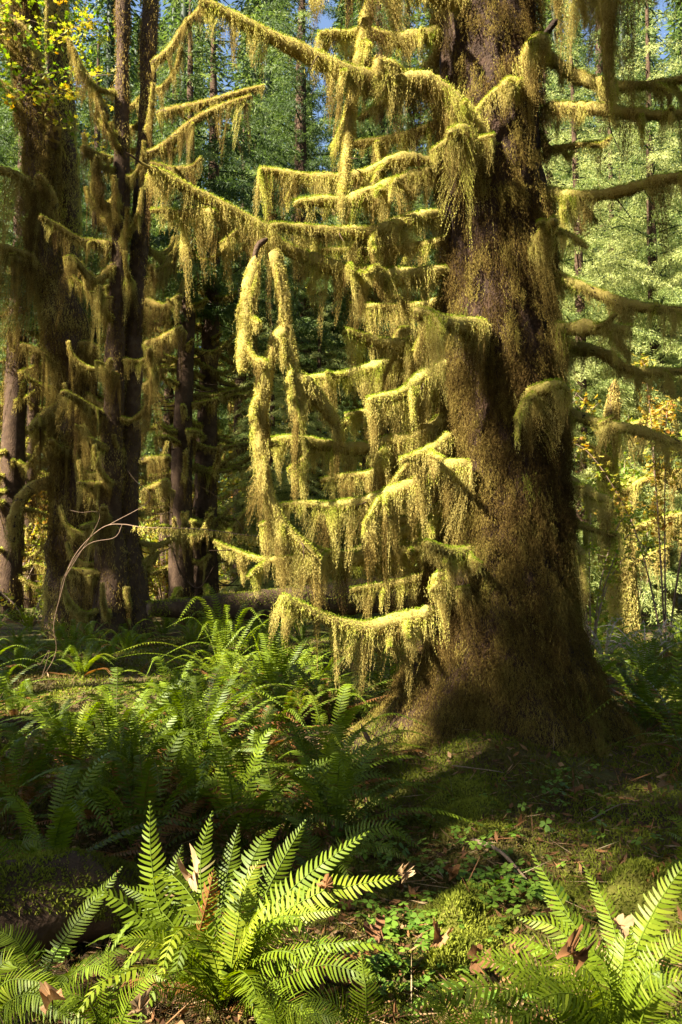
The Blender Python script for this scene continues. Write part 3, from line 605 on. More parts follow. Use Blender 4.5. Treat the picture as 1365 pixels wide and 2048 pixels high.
def fuzz_on(A, pos, nor, ll, lw, tint, droop=.3):
    n = len(pos); D = nor * .8 + rng.normal(0, .5, (n, 3)); D[:, 2] -= droop * (1 - np.clip(nor[:, 2], 0, 1)); D = nrm(D)
    A.add(*_st(quads(pos, D, perp(D), ll * U(.6, 1.3, n), lw * U(.7, 1.3, n), tint)))
def moss_mound(c, rx, ry, h, label, tint=.75):
    h *= .65; n = 26; a = np.linspace(0, 6.283, 40, endpoint=False); q = np.linspace(0, 1, 14)
    Aq, Qq = np.meshgrid(a, q); r = 1 - Qq ** 1.6
    X = c[0] + rx * r * np.cos(Aq); Y = c[1] + ry * r * np.sin(Aq)
    Z = gh(X, Y) - .03 + h * (1 - r ** 2) ** 1.2
    V = np.stack([X, Y, Z], -1); V[..., 2] += .09 * noise3(V, 6, 3) * (1 - r); V[..., :2] += (.04 * noise3(V, 5, 5))[..., None]
    V = V.reshape(-1, 3); i, j = np.meshgrid(np.arange(13), np.arange(40), indexing='ij'); j2 = (j + 1) % 40
    Q = np.stack([i * 40 + j, i * 40 + j2, (i + 1) * 40 + j2, (i + 1) * 40 + j], -1).reshape(-1, 4)
    o = mk('moss_mound', V, Q, None, .5, 'floormoss', None, True, c); tag(o, label, 'moss mound', 'moss mounds by the spruce roots')
    m = 9000; k = rng.integers(0, len(V) - 40, m); w_ = U(0, 1, (m, 1)); pos = V[k] * w_ + V[k + 40] * (1 - w_) + rng.normal(0, .008, (m, 3))
    nor = nrm((pos - np.array([c[0], c[1], c[2] - .2])) * np.array([1 / rx, 1 / ry, 1.6 / (h + .2)]))
    A = Acc(); fuzz_on(A, pos, nor, .026, .007, np.clip(tint + .2 * noise3(pos, 4, 2) + rng.normal(0, .08, m), 0, 1)); A.build('moss_fuzz', 'floormoss', o)
moss_mound(gp(1310, 1790), .55, .5, .2, 'broad yellow green moss mound at the side edge right of the sorrel')
moss_mound(gp(930, 1850), .27, .45, .13, 'small mossy hump on the root ridge below the spruce trunk', .8)
moss_mound(gp(890, 1930), .17, .16, .07, 'low moss cushion among the sorrel beside the big fern', .75)
moss_mound(gp(925, 1620), .35, .6, .14, 'green leafy moss ridge where the spruce root runs toward the viewer', .85)
moss_mound(gp(600, 1500), .16, .14, .14, 'pale tan moss tuft beside the dry brown leaf left of the spruce', .5)
def log(pts, r, label, name='mossy_log', n=14000, ll=.03, lw=.009, tint=.75, ns=16, zz=0):
    C, Lt = catmull(pts, .08); rr = np.interp(np.linspace(0, 1, len(C)), np.linspace(0, 1, len(r)), r)
    V, Q = tube(C, rr, ns, .05, False); c = C.mean(0)
    cap = [0, len(C) - 1]; Tn = []; V = np.vstack([V, C[0] , C[-1]])
    for q in range(ns): Tn += [(len(V) - 2, (q + 1) % ns, q), (len(V) - 1, (len(C) - 1) * ns + q, (len(C) - 1) * ns + (q + 1) % ns)]
    o = mk(name, V, Q, np.array(Tn), .5, 'darkbark', None, True, c)
    tag(o, label, 'log')
    k = rng.integers(0, len(C), n); T = nrm(np.gradient(C, axis=0))[k]; th = U(-1.3, 4.4, n)
    side = nrm(np.cross(T, [0, 0, 1.0])); up = np.cross(side, T); nor = side * np.cos(th)[:, None] + up * np.sin(th)[:, None]
    pos = C[k] + nor * rr[k][:, None] * .98 + T * U(-.06, .06, n)[:, None]
    keep = noise3(pos, 2.5, 4) + nor[:, 2] * .7 > -.5; pos, nor = pos[keep], nor[keep]
    A = Acc(); fuzz_on(A, pos, nor, ll, lw, np.clip(tint + .2 * noise3(pos, 3, 2) + rng.normal(0, .08, len(pos)), 0, 1), .6); A.build('moss_coat', 'floormoss', o)
    return o
a = gp(-60, 1900); b = gp(270, 1890)
log([a + [0, 0, .14], (a + b) / 2 + [0, .1, .17], b + [0, .25, .1]], [.2, .21, .12], 'short mossy log lying at the left edge behind the long fern frond', n=16000, ll=.024, lw=.008)
log([P(298, 1218, 15.5), P(420, 1215, 16.2), P(560, 1207, 17), P(700, 1194, 18.2), P(800, 1188, 19)], [.14, .26, .33, .4, .42], 'long fallen log with green moss across the middle distance behind the ferns', 'fallen_log', 15000, .045, .014, .72)
a = gp(-30, 1468); b = gp(235, 1452)
log([a + [0, 0, .05], (a + b) / 2 + [0, 0, .08], b + [0, .1, .03]], [.09, .10, .05], 'rotten reddish log sunk in the ground below the sunny moss patch', 'rotten_log', 3500, .03, .01, .6)

# dry leaves lying on ferns and ground
def dry_leaf(c, size, label, tint=.8, curl=.35, nrmv=(0, -.5, .8), rot=0.0):
    rot = U(0, 6.28); curl *= 1.9; nrmv = np.array(nrmv) + rng.normal(0, .35, 3); size *= .68; tint *= .75
    c = np.asarray(c); nv = nrm(np.array(nrmv, float)); a = nrm(np.cross(nv, [0.3, 0, 1.0])); b = np.cross(nv, a)
    ang = np.linspace(0, 6.283, 36, endpoint=False)
    lob = .5 + .5 * np.abs(np.cos(2.5 * ang)) ** .6 * np.interp(np.cos(ang), [-1, -.7, 1], [.35, .8, 1]) + .06 * rng.normal(0, 1, 36)
    rr = [0, .5, 1.0]; V = []
    for q in rr:
        ca, sa = np.cos(ang + rot), np.sin(ang + rot)
        V.append(c + size * q * lob[:, None] * (ca[:, None] * a + sa[:, None] * b) + nv * (size * curl * q * q * (np.sin(2 * ang + 1) + .5 + .4 * rng.normal(0, 1, 36)))[:, None])
    V = np.concatenate(V); Q = [(k + 36 * l, (k + 1) % 36 + 36 * l, (k + 1) % 36 + 36 * (l + 1), k + 36 * (l + 1)) for l in (0, 1) for k in range(36)]
    o = mk('maple_leaf', V, Q, None, np.clip(tint + rng.normal(0, .04, len(V)), 0, 1), 'dryleaf', None, True, c)
    st, _ = catmull([c, c - a * size * .9 + nv * size * .2], n=6); mk('leaf_stalk', *tube(st, .0025, 4), None, .3, 'dryleaf', o)
    return tag(o, label, 'leaf', 'dry fallen maple leaves')
dry_leaf(P(1240, 1850, 2.62), .055, 'pale tan maple leaf lying on top of the right hand fern', .9, .3)
dry_leaf(P(1145, 1910, 2.55), .062, 'orange brown maple leaf under the fronds of the right hand fern', .5, .55, (.35, -.1, .9))
dry_leaf(P(1325, 1562, 5.2), .085, 'tan maple leaf standing near the side edge beyond the sorrel', .82, .3, (0, -.9, .3))
dry_leaf(P(652, 1772, 3.15), .05, 'small brown maple leaf caught on a frond of the big sunlit fern', .6, .5)
dry_leaf(P(805, 1750, 3.12), .045, 'beige curled leaf on the rightmost frond tip of the big sunlit fern', .95, .5)
dry_leaf(P(105, 2000, 2.6), .06, 'dry beige leaf on the pale fern in the bottom left corner', .8, .5)
dry_leaf(P(385, 1752, 3.1), .065, 'crumpled whitish leaf in the heart of the big sunlit fern', .98, .6)
dry_leaf(P(610, 1525, 6.3), .13, 'large brown maple leaf lit by the sun left of the spruce', .6, .3, (0, -.4, .9))
dry_leaf(P(900, 1745, 4.2), .06, 'folded ochre leaf on the moss above the small hump', .55, .7)
dry_leaf(P(750, 1860, 3.4), .08, 'dark brown leaf lying on the ground between the sorrel and the big fern', .3, .3, (0, -.3, .9))
dry_leaf(P(880, 1875, 3.3), .07, 'greyish leaf among the sorrel near the small hump', .7, .4, (0, -.3, .9))
dry_leaf(P(960, 1918, 2.85), .08, 'brown leaf peeping out left of the right hand fern', .45, .3, (0, -.3, .9))
dry_leaf(P(1150, 1575, 5.4), .07, 'brown leaf on the soil behind the highest sorrel patch', .4, .3, (0, -.3, .9))
dry_leaf(P(280, 2020, 2.6), .06, 'whitish torn leaf on the ground at the bottom edge', .95, .4, (0, -.3, .9))
dry_leaf(P(880, 1420 + 0, 5.0) * 0 + gp(690, 1830) + [0, 0, .03], .07, 'brown leaf in shadow right beside the big sunlit fern', .35, .3, (0, -.2, 1))
# curled dead frond hanging in the big fern
o = frond([P(395, 1880, 3.05), P(415, 1800, 3.0), P(428, 1740, 3.0)], .05, 16, .05, nrm(np.array([0, -1, .3])), 1.3, droop=1.2).build('dead_frond', 'fern')
tag(o, 'curled rust brown dead frond hanging inside the big sunlit fern', 'dead frond')
def stick(pts, r, label, name='stick', tint=.6, subs=()):
    C, _ = catmull(pts, .04); A = Acc(); V, Q = tube(C, np.linspace(r, r * .35, len(C)), 6, .05); A.add(V, Q, None, tint)
    for q, off, l in subs:
        i = int(q * (len(C) - 1)); c2, _ = catmull([C[i], C[i] + np.array(off) * l * .5 + rng.normal(0, .04 * l, 3), C[i] + np.array(off) * l], .05)
        V, Q = tube(c2, np.linspace(r * .5, r * .15, len(c2)), 5, .05); A.add(V, Q, None, tint)
    o = A.build(name, 'twig', None, True, C[0]); tag(o, label, 'stick'); return o
stick([gp(625, 1440), P(640, 1390, 8.6), P(648, 1362, 8.7)], .014, 'thin upright broken stick beside the sunlit fern in the middle distance', tint=.35, subs=((.6, (.8, -.1, .5), .16),))
stick([gp(945, 1680), gp(1000, 1725) + [0, 0, .06], gp(1058, 1775) + [0, 0, .03]], .016, 'brown stick lying slanted across the sorrel below the trunk', tint=.3)
stick([P(740, 1485, 6.6), P(728, 1462, 6.6), P(722, 1445, 6.6)], .025, 'short dark wooden stub by the left root of the spruce', 'broken_stub', .05)
stick([gp(1175, 1650) + [0, 0, .02], gp(1240, 1625) + [0, 0, .05], gp(1278, 1622) + [0, 0, .04]], .006, 'thin pale twig on the ground right of the sorrel', tint=.5)
stick([gp(905, 1545) + [0, 0, .05], gp(980, 1570) + [0, 0, .1], gp(1010, 1560) + [0, 0, .05]], .005, 'fine curved twig at the foot of the spruce', tint=.4)
# bent bare stem, from behind the moss to the floor at left
bp = [P(560, 1077, 8.6), P(480, 1069, 8.7), P(400, 1058, 8.8), P(290, 1055, 9.0), P(250, 1049, 9.1), P(210, 1053, 9.2), P(168, 1088, 9.4), P(140, 1130, 9.5), P(122, 1190, 9.6), P(108, 1250, 9.7), P(113, 1300, 9.8), P(92, 1345, 10.0), gp(60, 1378)]
vs = empty('vine_maple', gp(60, 1378)); tag(vs, 'bare bent stem arching low in front of the twin spruces down to the ferns', 'shrub')
C, _ = catmull(bp, .06); mk('stem', *tube(C, np.interp(np.linspace(0, 1, len(C)), [0, .25, 1], [.0065, .0065, .0025]), 7, .06), None, .08, 'twig', vs)
for q, pl in ((0.32, [(230, 1075, 9.1), (175, 1090, 9.2), (130, 1150, 9.3), (118, 1200, 9.4)]), (.5, [(200, 1035, 9.2), (160, 1025, 9.1), (140, 1020, 9.1)]), (.78, [(100, 1300, 9.7), (80, 1330, 9.8), (75, 1320, 9.8)]), (.35, [(300, 1000, 9), (270, 960, 9), (255, 940, 9)]), (.06, [(470, 1035, 8.5), (430, 990, 8.4), (380, 960, 8.3), (350, 925, 8.3)])):
    c0 = C[int(q * (len(C) - 1))]; c2, _ = catmull([c0] + [P(*v) for v in pl], .05); mk('side_stem', *tube(c2, np.linspace(.005, .002, len(c2)), 5, .05), None, .1, 'twig', vs)
A = Acc(); n = 900; q = rng.integers(0, int(len(C) * .3), n); S = C[q] + rng.normal(0, .008, (n, 3)); A.add(*_st(strands(S, U(.02, .16, n) * (U(0, 1, n) ** 1.5), rng.normal(0, .01, (n, 3)), .02, .03, .008, np.full(n, .55), .1))); A.build('hanging_moss', 'moss', vs)

# ------------------------------------------------------------------ other trees
def leaf_stars(A, pos, size, tint, flat=.7):
    """five-lobed leaves"""
    n = len(pos); nv = rdir(n, 1.6 * flat, .8); a = perp(nv); b = np.cross(nv, a); sz = size * U(.6, 1.2, n)
    k = 10; V = [pos]
    for q in range(k):
        th = q * 2 * math.pi / k; r = 1.0 if q % 2 == 0 else .5
        V.append(pos + (a * math.cos(th) + b * math.sin(th)) * (sz * r)[:, None] - nv * (sz * .25 * (q % 2))[:, None])
    V = np.stack(V, 1); o = np.arange(n)[:, None] * (k + 1)
    A.add(V.reshape(-1, 3), None, np.concatenate([o + np.array([0, q + 1, (q + 1) % k + 1]) for q in range(k)]), np.repeat(tint, k + 1))
def mossy_trunk(pts, r, parent, mat='darkbark', n=9000, ll=.06, lw=.02, tint=.45, hang=.18, keep=-.3, name='trunk', ns=14, lump=.12):
    C, Lt = catmull(pts, .18); s = np.linspace(0, 1, len(C)); rr = np.interp(s, np.linspace(0, 1, len(r)), r)
    V, Q = tube(C, rr, ns, .0); V = V + nrm(V - np.repeat(C, ns, 0)) * (np.repeat(rr, ns) * lump * noise3(V, 1.6, 6))[:, None]
    o = mk(name, V, Q, None, .5, mat, parent)
    k = rng.integers(0, len(V) - ns, n); u = U(0, 1, (n, 1)); k2 = k - k % ns + (k + 1) % ns; w2 = U(0, 1, (n, 1)); pos = (V[k] * u + V[k + ns] * (1 - u)) * w2 + (V[k2] * u + V[k2 + ns] * (1 - u)) * (1 - w2)
    kk = noise3(pos, 1.1, 3) + rng.normal(0, .3, n) > keep; pos = pos[kk]; m = len(pos)
    cn = nrm(pos - C[np.minimum(k[kk] // ns, len(C) - 1)] + 1e-6)
    A = Acc(); A.add(*_st(strands(pos + cn * U(0, .04, (m, 1)), hang * np.exp(rng.normal(0, .5, m)), cn * U(0, .06, (m, 1)), ll * .6, ll, lw, np.clip(tint + .22 * noise3(pos, .9, 8), 0, 1), .1, .03)))
    A.build('trunk_moss', 'moss', o)
    return o, C, rr
# twin-stemmed spruce at left
D2 = 19.0
g0 = gp(238, 1268); g0 = P(238, 1262, D2); g0[2] = gh(g0[0], g0[1])
tw = empty('spruce_tree', g0); tag(tw, 'dark twin stemmed spruce bristling with upturned mossy stubs at left', 'tree')
tA, CA, rA = mossy_trunk([g0 + [-.1, 0, -.3], P(222, 1050, D2), P(226, 850, D2), P(233, 650, D2), P(243, 400, D2), P(246, 150, D2), P(247, -100, D2), P(250, -420, D2 + .3)], [.5, .30, .24, .2, .18, .17, .16, .1], tw, n=6000, keep=-.1, tint=.27, hang=.13)
tB, CB, rB = mossy_trunk([g0 + [.35, .5, -.3], P(254, 1050, D2 + .4), P(262, 820, D2 + .4), P(272, 600, D2 + .4), P(285, 400, D2 + .4), P(294, 180, D2 + .4), P(304, -60, D2 + .4), P(312, -420, D2 + .6)], [.5, .30, .25, .22, .2, .2, .19, .1], tw, n=6000, keep=-.1, tint=.27, hang=.13)
big2 = [([(288, 312), (330, 292), (385, 245), (440, 215), (505, 192)], [30, 50, 60, 30]), ([(315, 228), (390, 212), (450, 195), (530, 172)], [12, 15, 12]), ([(305, 130), (340, 100), (372, 50), (400, 20), (420, -20)], [30, 50, 50, 40]),
        ([(300, 330), (345, 340), (385, 335), (405, 315)], [20, 30, 60]), ([(215, 240), (190, 180), (160, 130), (135, 75)], [40, 40, 50, 30]), ([(230, 530), (190, 560), (150, 520), (135, 515)], [40, 50, 40]),
        ([(225, 490), (160, 480), (110, 450), (78, 432)], [30, 30, 40, 20]), ([(205, 830), (170, 810), (140, 790), (125, 785)], [60, 70, 60]), ([(215, 900), (180, 880), (165, 850)], [60, 60]), ([(290, 690), (320, 680), (352, 662), (362, 655)], [40, 50, 50]),
        ([(292, 600), (325, 615), (350, 600), (360, 592)], [30, 40, 30]), ([(290, 780), (310, 750), (300, 715), (300, 695)], [50, 70, 60]), ([(285, 920), (320, 918), (338, 915)], [40, 50]), ([(285, 985), (320, 970), (335, 962)], [40, 50]), ([(215, 970), (180, 970), (155, 965)], [50, 60]),
        ([(215, 1060), (190, 1050), (162, 1055)], [60, 60]), ([(210, 1150), (170, 1145), (135, 1140)], [70, 70]), ([(290, 560), (310, 560), (305, 540), (302, 528)], [60, 50]), ([(220, 760), (215, 740), (222, 720)], [70, 60]), ([(220, 1040), (210, 1030), (208, 1012)], [60, 60]),
        ([(225, 320), (195, 310), (165, 290)], [40, 60]), ([(225, 420), (200, 400), (190, 350), (196, 310)], [60, 80, 80]), ([(225, 640), (205, 620), (198, 570)], [60, 70])]
for pl, h in big2:
    d0 = D2 - .2; d1 = D2 - U(.3, 1.2); m = len(pl)
    pts = [P(x, y, d0 + (d1 - d0) * q / (m - 1)) for q, (x, y) in enumerate(pl)]
    moss_branch(pts, .09, .04, np.array(h) / 1600 * D2, tw, moss_r=(.045, .05), lod=2.0, dens=1.1, green=-.1, sides=2)
def stubs(parent, C, r, n, zlo, zhi, L=(.5, 1.6), lod=2.6, up=.35, hang=.45, moss=.06, wood=.05):
    for k in range(n):
        z = U(zlo, zhi); i = int(np.argmin(np.abs(C[:, 2] - z))); a = U(0, 6.28); l = U(*L); o = np.array([math.cos(a), math.sin(a), 0])
        b = C[i] + o * r[i] * .6
        moss_branch([b, b + o * l * .45 + [0, 0, -.08 * l], b + o * l * .85 + [0, 0, up * l * .3], b + o * l + [0, 0, up * l]], wood, wood * .5, [hang * .6, hang, hang * .8], parent, moss_r=(moss, moss), lod=lod, dens=1.2, green=-.05)
stubs(tw, CA, rA, 30, .8, 14, (.5, 1.25), 2.0, .6, .34, .045, .04); stubs(tw, CB, rB, 30, .8, 14, (.5, 1.25), 2.0, .6, .34, .045, .04)

# mossy maple at far left
D3 = 20.6
g1 = P(150, 1250, D3); g1[2] = gh(g1[0], g1[1])
mp = empty('maple_tree', g1); tag(mp, 'gnarled bigleaf maple wrapped in shaggy moss at the left edge', 'tree')
tM, CM, rM = mossy_trunk([g1 + [0, 0, -.3], P(150, 1080, D3), P(146, 900, D3), P(138, 740, D3), P(116, 600, D3), P(92, 440, D3), P(78, 300, D3), P(62, 150, D3), P(40, -30, D3), P(0, -300, D3)], [.72, .56, .52, .5, .44, .36, .36, .38, .4, .3], mp, n=26000, keep=-.6, tint=.3, hang=.26, lump=.3)
tM2, CM2, rM2 = mossy_trunk([P(150, 720, D3 + .7), P(142, 560, D3 + .9), P(132, 420, D3 + 1), P(124, 250, D3 + 1), P(118, 60, D3 + 1), P(112, -200, D3 + 1.2)], [.38, .38, .34, .32, .3, .26], mp, n=14000, keep=-.5, tint=.5, hang=.16, lump=.2, name='side_trunk')
for pl, h, r in (([(85, 180), (60, 80), (30, 48), (-10, 60), (-60, 90)], [60, 30, 20, 20], .14), ([(95, 260), (60, 230), (20, 180), (-20, 150)], [20, 20, 20], .08), ([(110, 430), (60, 370), (20, 345), (-40, 335)], [120, 200, 240, 200], .13), ([(125, 600), (70, 520), (20, 500), (-40, 480)], [160, 240, 200, 160], .1),
                 ([(150, 700), (175, 690), (200, 700)], [150, 160, 100], .12), ([(140, 720), (100, 715), (70, 700), (40, 690)], [160, 180, 120, 60], .1), ([(120, 960), (60, 980), (30, 1030), (28, 1085)], [60, 80, 60, 20], .16), ([(100, 300), (110, 250), (95, 200), (85, 185)], [60, 80, 60], .2), ([(110, 420), (90, 370), (75, 350)], [60, 80], .15),
                 ([(140, 800), (90, 830), (60, 860)], [200, 160, 100], .1), ([(170, 790), (200, 810), (215, 830)], [120, 120], .08), ([(60, 130), (20, 90), (-30, 60)], [60, 80, 60], .09), ([(150, 880), (120, 900), (100, 880)], [160, 160], .09)):
    m = len(pl); d1 = D3 - U(.2, 1.2); pts = [P(x, y, D3 - .2 + (d1 - D3 + .2) * q / (m - 1)) for q, (x, y) in enumerate(pl)]
    moss_branch(pts, r, r * .6, np.array(h) / 1600 * D3, mp, moss_r=(.07, .07), lod=2.0, dens=1.1, green=-.1, spread=1.2, sides=1)
A = Acc(); W = Acc()
for k in range(46):
    x, y = U(-60, 175), (U(-120, 130) if k % 4 else U(100, 240)); b = P(x, y, D3 - U(.2, 1.6)); a = U(0, 6.28); l = U(.7, 1.5); o = np.array([math.cos(a), math.sin(a), U(-.5, .2)])
    c, _ = catmull([b - o * .3 * l, b, b + o * l * .5 + [0, 0, .05], b + o * l + [0, 0, -.1]], .05); V, Q = tube(c, np.linspace(.012, .003, len(c)), 5); W.add(V, Q, None, .4)
    m = int(U(26, 60)); q = c[rng.integers(0, len(c), m)] + rng.normal(0, .15, (m, 3)) * [1, 1, .45]
    leaf_stars(A, q, .075, np.clip(U(.1, .72) + rng.normal(0, .08, m), 0, 1), 1.0)
W.build('leafy_twig', 'twig', mp); A.build('foliage', 'leaf', mp)

# conifers of the background: three crowns, three trunks with dead limbs, copied
def make_conifer(H, cb, R0, nb, seedtint, moss=True, limbs=55, needles=62, fine=1.0):
    root = empty('conifer_tree', (0, 0, 0))
    wood = Acc(); ms = Acc()
    C, _ = catmull([(0, 0, -.4), (.1, 0, H * .25), (0, .1, H * .55), (.05, 0, H)], .6); s = np.linspace(0, 1, len(C))
    V, Q = tube(C, np.interp(s, [0, .03, .3, 1], [R0 * 1.5, R0 * 1.1, R0 * .85, .04]), 12, .05); wood.add(V, Q, None, .45)
    for k in range(limbs):
        z = U(.8, cb + 3); a = U(0, 6.28); o = np.array([math.cos(a), math.sin(a), 0]); l = U(.6, 2.4); b = np.array([0, 0, z]) + o * R0 * .6
        pts = [b, b + o * l * .5 + [0, 0, U(-.2, .05) * l], b + o * l + [0, 0, U(-.15, .35) * l]]
        if moss and U(0, 1) < .75: moss_branch(pts, .035, .012, [.2, .4, .3], None, moss_r=(.035, .03), lod=4.5, dens=1.3, acc=(wood, ms), green=-.08)
        else:
            c2, _ = catmull(pts, .2); V, Q = tube(c2, np.linspace(.03, .008, len(c2)), 5); wood.add(V, Q, None, .4)
    if moss:
        m = 2600; zz = U(.2, cb + 2, m); aa = U(0, 6.28, m); rr_ = R0 * np.interp(zz / H, [0, .03, .3, 1], [1.5, 1.1, .85, .1])
        ot = np.stack([np.cos(aa), np.sin(aa), 0 * aa], 1); q = ot * (rr_ * 1.02)[:, None]; q[:, 2] = zz
        kk = noise3(q, 1.4, 6) + rng.normal(0, .3, m) > -.1; q = q[kk]; ot = ot[kk]
        ms.add(*_st(strands(q, U(.1, .35, len(q)), ot * U(0, .06, (len(q), 1)), .05, .07, .022, np.full(len(q), .3), .1)))
    wood.build('trunk', 'darkbark', root)
    if moss: ms.build('hanging_moss', 'moss', root)
    cr = Acc(); S = []; L_ = []; T_ = []
    for k in range(nb):
        f = (k + U(0, 1)) / nb; z = cb + (H - cb) * f; a = k * 2.4 + U(-.4, .4); o = np.array([math.cos(a), math.sin(a), 0]); l = (1 - f) ** .75 * U(2.6, 4.6) + .3
        pts = [np.array([0, 0, z]) + o * .1, np.array([0, 0, z]) + o * l * .5 + [0, 0, .05 * l], np.array([0, 0, z]) + o * l + [0, 0, -.22 * l]]
        c2, Lb = catmull(pts, .22); sd = np.array([-o[1], o[0], 0]); tb = np.clip(seedtint + rng.normal(0, .12), 0, 1)
        V, Q = tube(c2, np.linspace(.035, .008, len(c2)), 4); wood_ = (V, Q); cr.add(V, Q, None, .12)
        for i in range(1, len(c2)):
            for sg in (-1, 1):
                u = i / len(c2); bl = (.25 + .75 * (1 - u) ** .6) * U(.35, .75) * min(1.4, .35 * l)
                m = max(6, int(needles * bl)); t = U(0, 1, m) ** .8
                d = nrm(sd * sg + o * U(.3, .8) + [0, 0, U(-.35, -.05)])
                pos = c2[i] + d * (t * bl)[:, None] + np.array([0, 0, -1]) * (t ** 2 * bl * .35)[:, None] + rng.normal(0, .05, (m, 3))
                S.append(pos); dd = d * .55 + rng.normal(0, .45, (m, 3)); dd[:, 2] -= .35; L_.append(nrm(dd)); T_.append(np.clip(tb + rng.normal(0, .1, m), 0, 1))
    S = np.vstack(S); Dn = np.vstack(L_); T_ = np.concatenate(T_)
    cr.add(*_st(quads(S, Dn, perp(Dn), U(.12, .26, len(S)) * fine, U(.022, .05, len(S)) * fine, T_)))
    cr.build('crown', 'needle', root)
    return root
kinds = [make_conifer(31, 10, .42, 115, .4, True, 55, 95, .78), make_conifer(27, 8.5, .34, 115, .55, True, 55, 95, .78), make_conifer(19, 1.2, .24, 150, .84, True, 10, 150, .54), make_conifer(24, 11, .4, 55, .45, True, 80)]
first = [True] * 4
rows = {}
def conifer(k, px, d, s=1.0, row='far'):
    o = kinds[k] if first[k] else copy_tree(kinds[k]); first[k] = False
    x = (px - CX) / FPX * d; o.location = (x, d, gh(x, d)); o.rotation_euler = (0, 0, U(0, 6.28)); o.scale = (s, s, s * U(.92, 1.08))
    tag(o, None, 'tree', 'conifers standing behind the mossy trees'); rows.setdefault(row, []).append(o)
    return o
for k, px, d, s, row in ((3, 366, 25, .92, 'dark'), (3, 414, 26, 1.0, 'dark'), (0, 20, 27, 1.0, 'dark'), (3, 482, 34, .9, 'dark'), (3, 175, 30, .9, 'dark'), (3, 740, 36, .9, 'dark'), (3, 60, 36, .9, 'dark'),
                         (0, 590, 38, 1, 'mid'), (1, 505, 44, 1, 'mid'), (0, 670, 46, 1, 'mid'), (1, 330, 42, 1, 'mid'), (1, 430, 52, 1, 'mid'), (0, 830, 50, 1, 'mid'), (1, 780, 42, 1, 'mid'), (0, 120, 48, 1, 'mid'), (1, 240, 50, 1, 'mid'), (0, -40, 46, 1, 'mid'), (1, 900, 40, 1, 'mid'), (1, 620, 56, 1, 'mid'),
                         (0, 600, 34, 1.12, 'mid'), (0, 760, 36, 1.15, 'mid'), (2, 1165, 23, .95, 'right'), (2, 1330, 25, 1.05, 'right'), (2, 1245, 29, 1.1, 'right'), (2, 1400, 30, 1.1, 'right'), (2, 1110, 33, 1.2, 'right'), (0, 1225, 40, 1.25, 'right'), (1, 1350, 44, 1.1, 'right'), (1, 1160, 50, 1.2, 'right'), (1, 1400, 36, 1, 'right'), (2, 1260, 36, 1, 'right'), (1, 1120, 44, 1, 'right'), (2, 1080, 32, .9, 'right'), (0, 1300, 54, 1, 'right'), (1, 1000, 52, 1, 'right'), (0, 1200, 58, 1, 'right'), (2, 640, 33, .8, 'mid'), (2, 540, 30, .7, 'mid')):
    conifer(k, px, d, s, row)
ordinal_labels(rows['dark'], 'dark trunked spruce with dead mossy limbs, %s from the left among those nearest')
ordinal_labels(rows['mid'], 'blue green conifer behind the dark trunks, %s from the left')
ordinal_labels(rows['right'], 'pale sunlit conifer beyond the big spruce, %s from the left on that side')
# far wood
cr = Acc(); wd = Acc()
for k in range(85):
    d = U(62, 110); px = U(-250, 1620); x = (px - CX) / FPX * d; z0 = float(gh(x, d)); H = U(52, 80); m = 8000
    f = U(0, 1, m); rad = (1 - f) ** .7 * U(4, 6.5) * U(0, 1, m) ** .5; a = U(0, 6.28, m)
    pos = np.stack([x + rad * np.cos(a), d + rad * np.sin(a), z0 + 2 + (H - 2) * f - rad * .3], 1); Dn = nrm(np.stack([np.cos(a), np.sin(a), -.7 + 0 * a], 1) + rng.normal(0, .4, (m, 3)))
    cr.add(*_st(quads(pos, Dn, perp(Dn), U(.4, .9, m), U(.1, .24, m), np.clip(U(.3, .6) + rng.normal(0, .1, m), 0, 1))))
    V, Q = tube(catmull([(x, d, z0 - 1), (x, d, z0 + H)], 4)[0], .4, 6); cr.add(V, Q, None, 0)
tag(cr.build('far_forest', 'needle'), 'dense distant wall of conifers closing the view', 'forest', kind='stuff')

A = Acc()
for k in range(60):
    d = U(44, 62); x = U(-.5, .3) * d; z0 = float(gh(x, d)); m = 330; q = np.stack([x + rng.normal(0, 1.6, m), d + rng.normal(0, 1.6, m), z0 + U(0, 1, m) ** 1.2 * U(4, 10)], 1)
    Dn = rdir(m, -.2); A.add(*_st(quads(q, Dn, perp(Dn), U(.25, .5, m), U(.12, .25, m), np.clip(U(.25, .6) + rng.normal(0, .08, m), 0, 1))))
tag(A.build('undergrowth', 'leaf'), 'far golden undergrowth glowing between the dark trunks', 'undergrowth', kind='stuff')
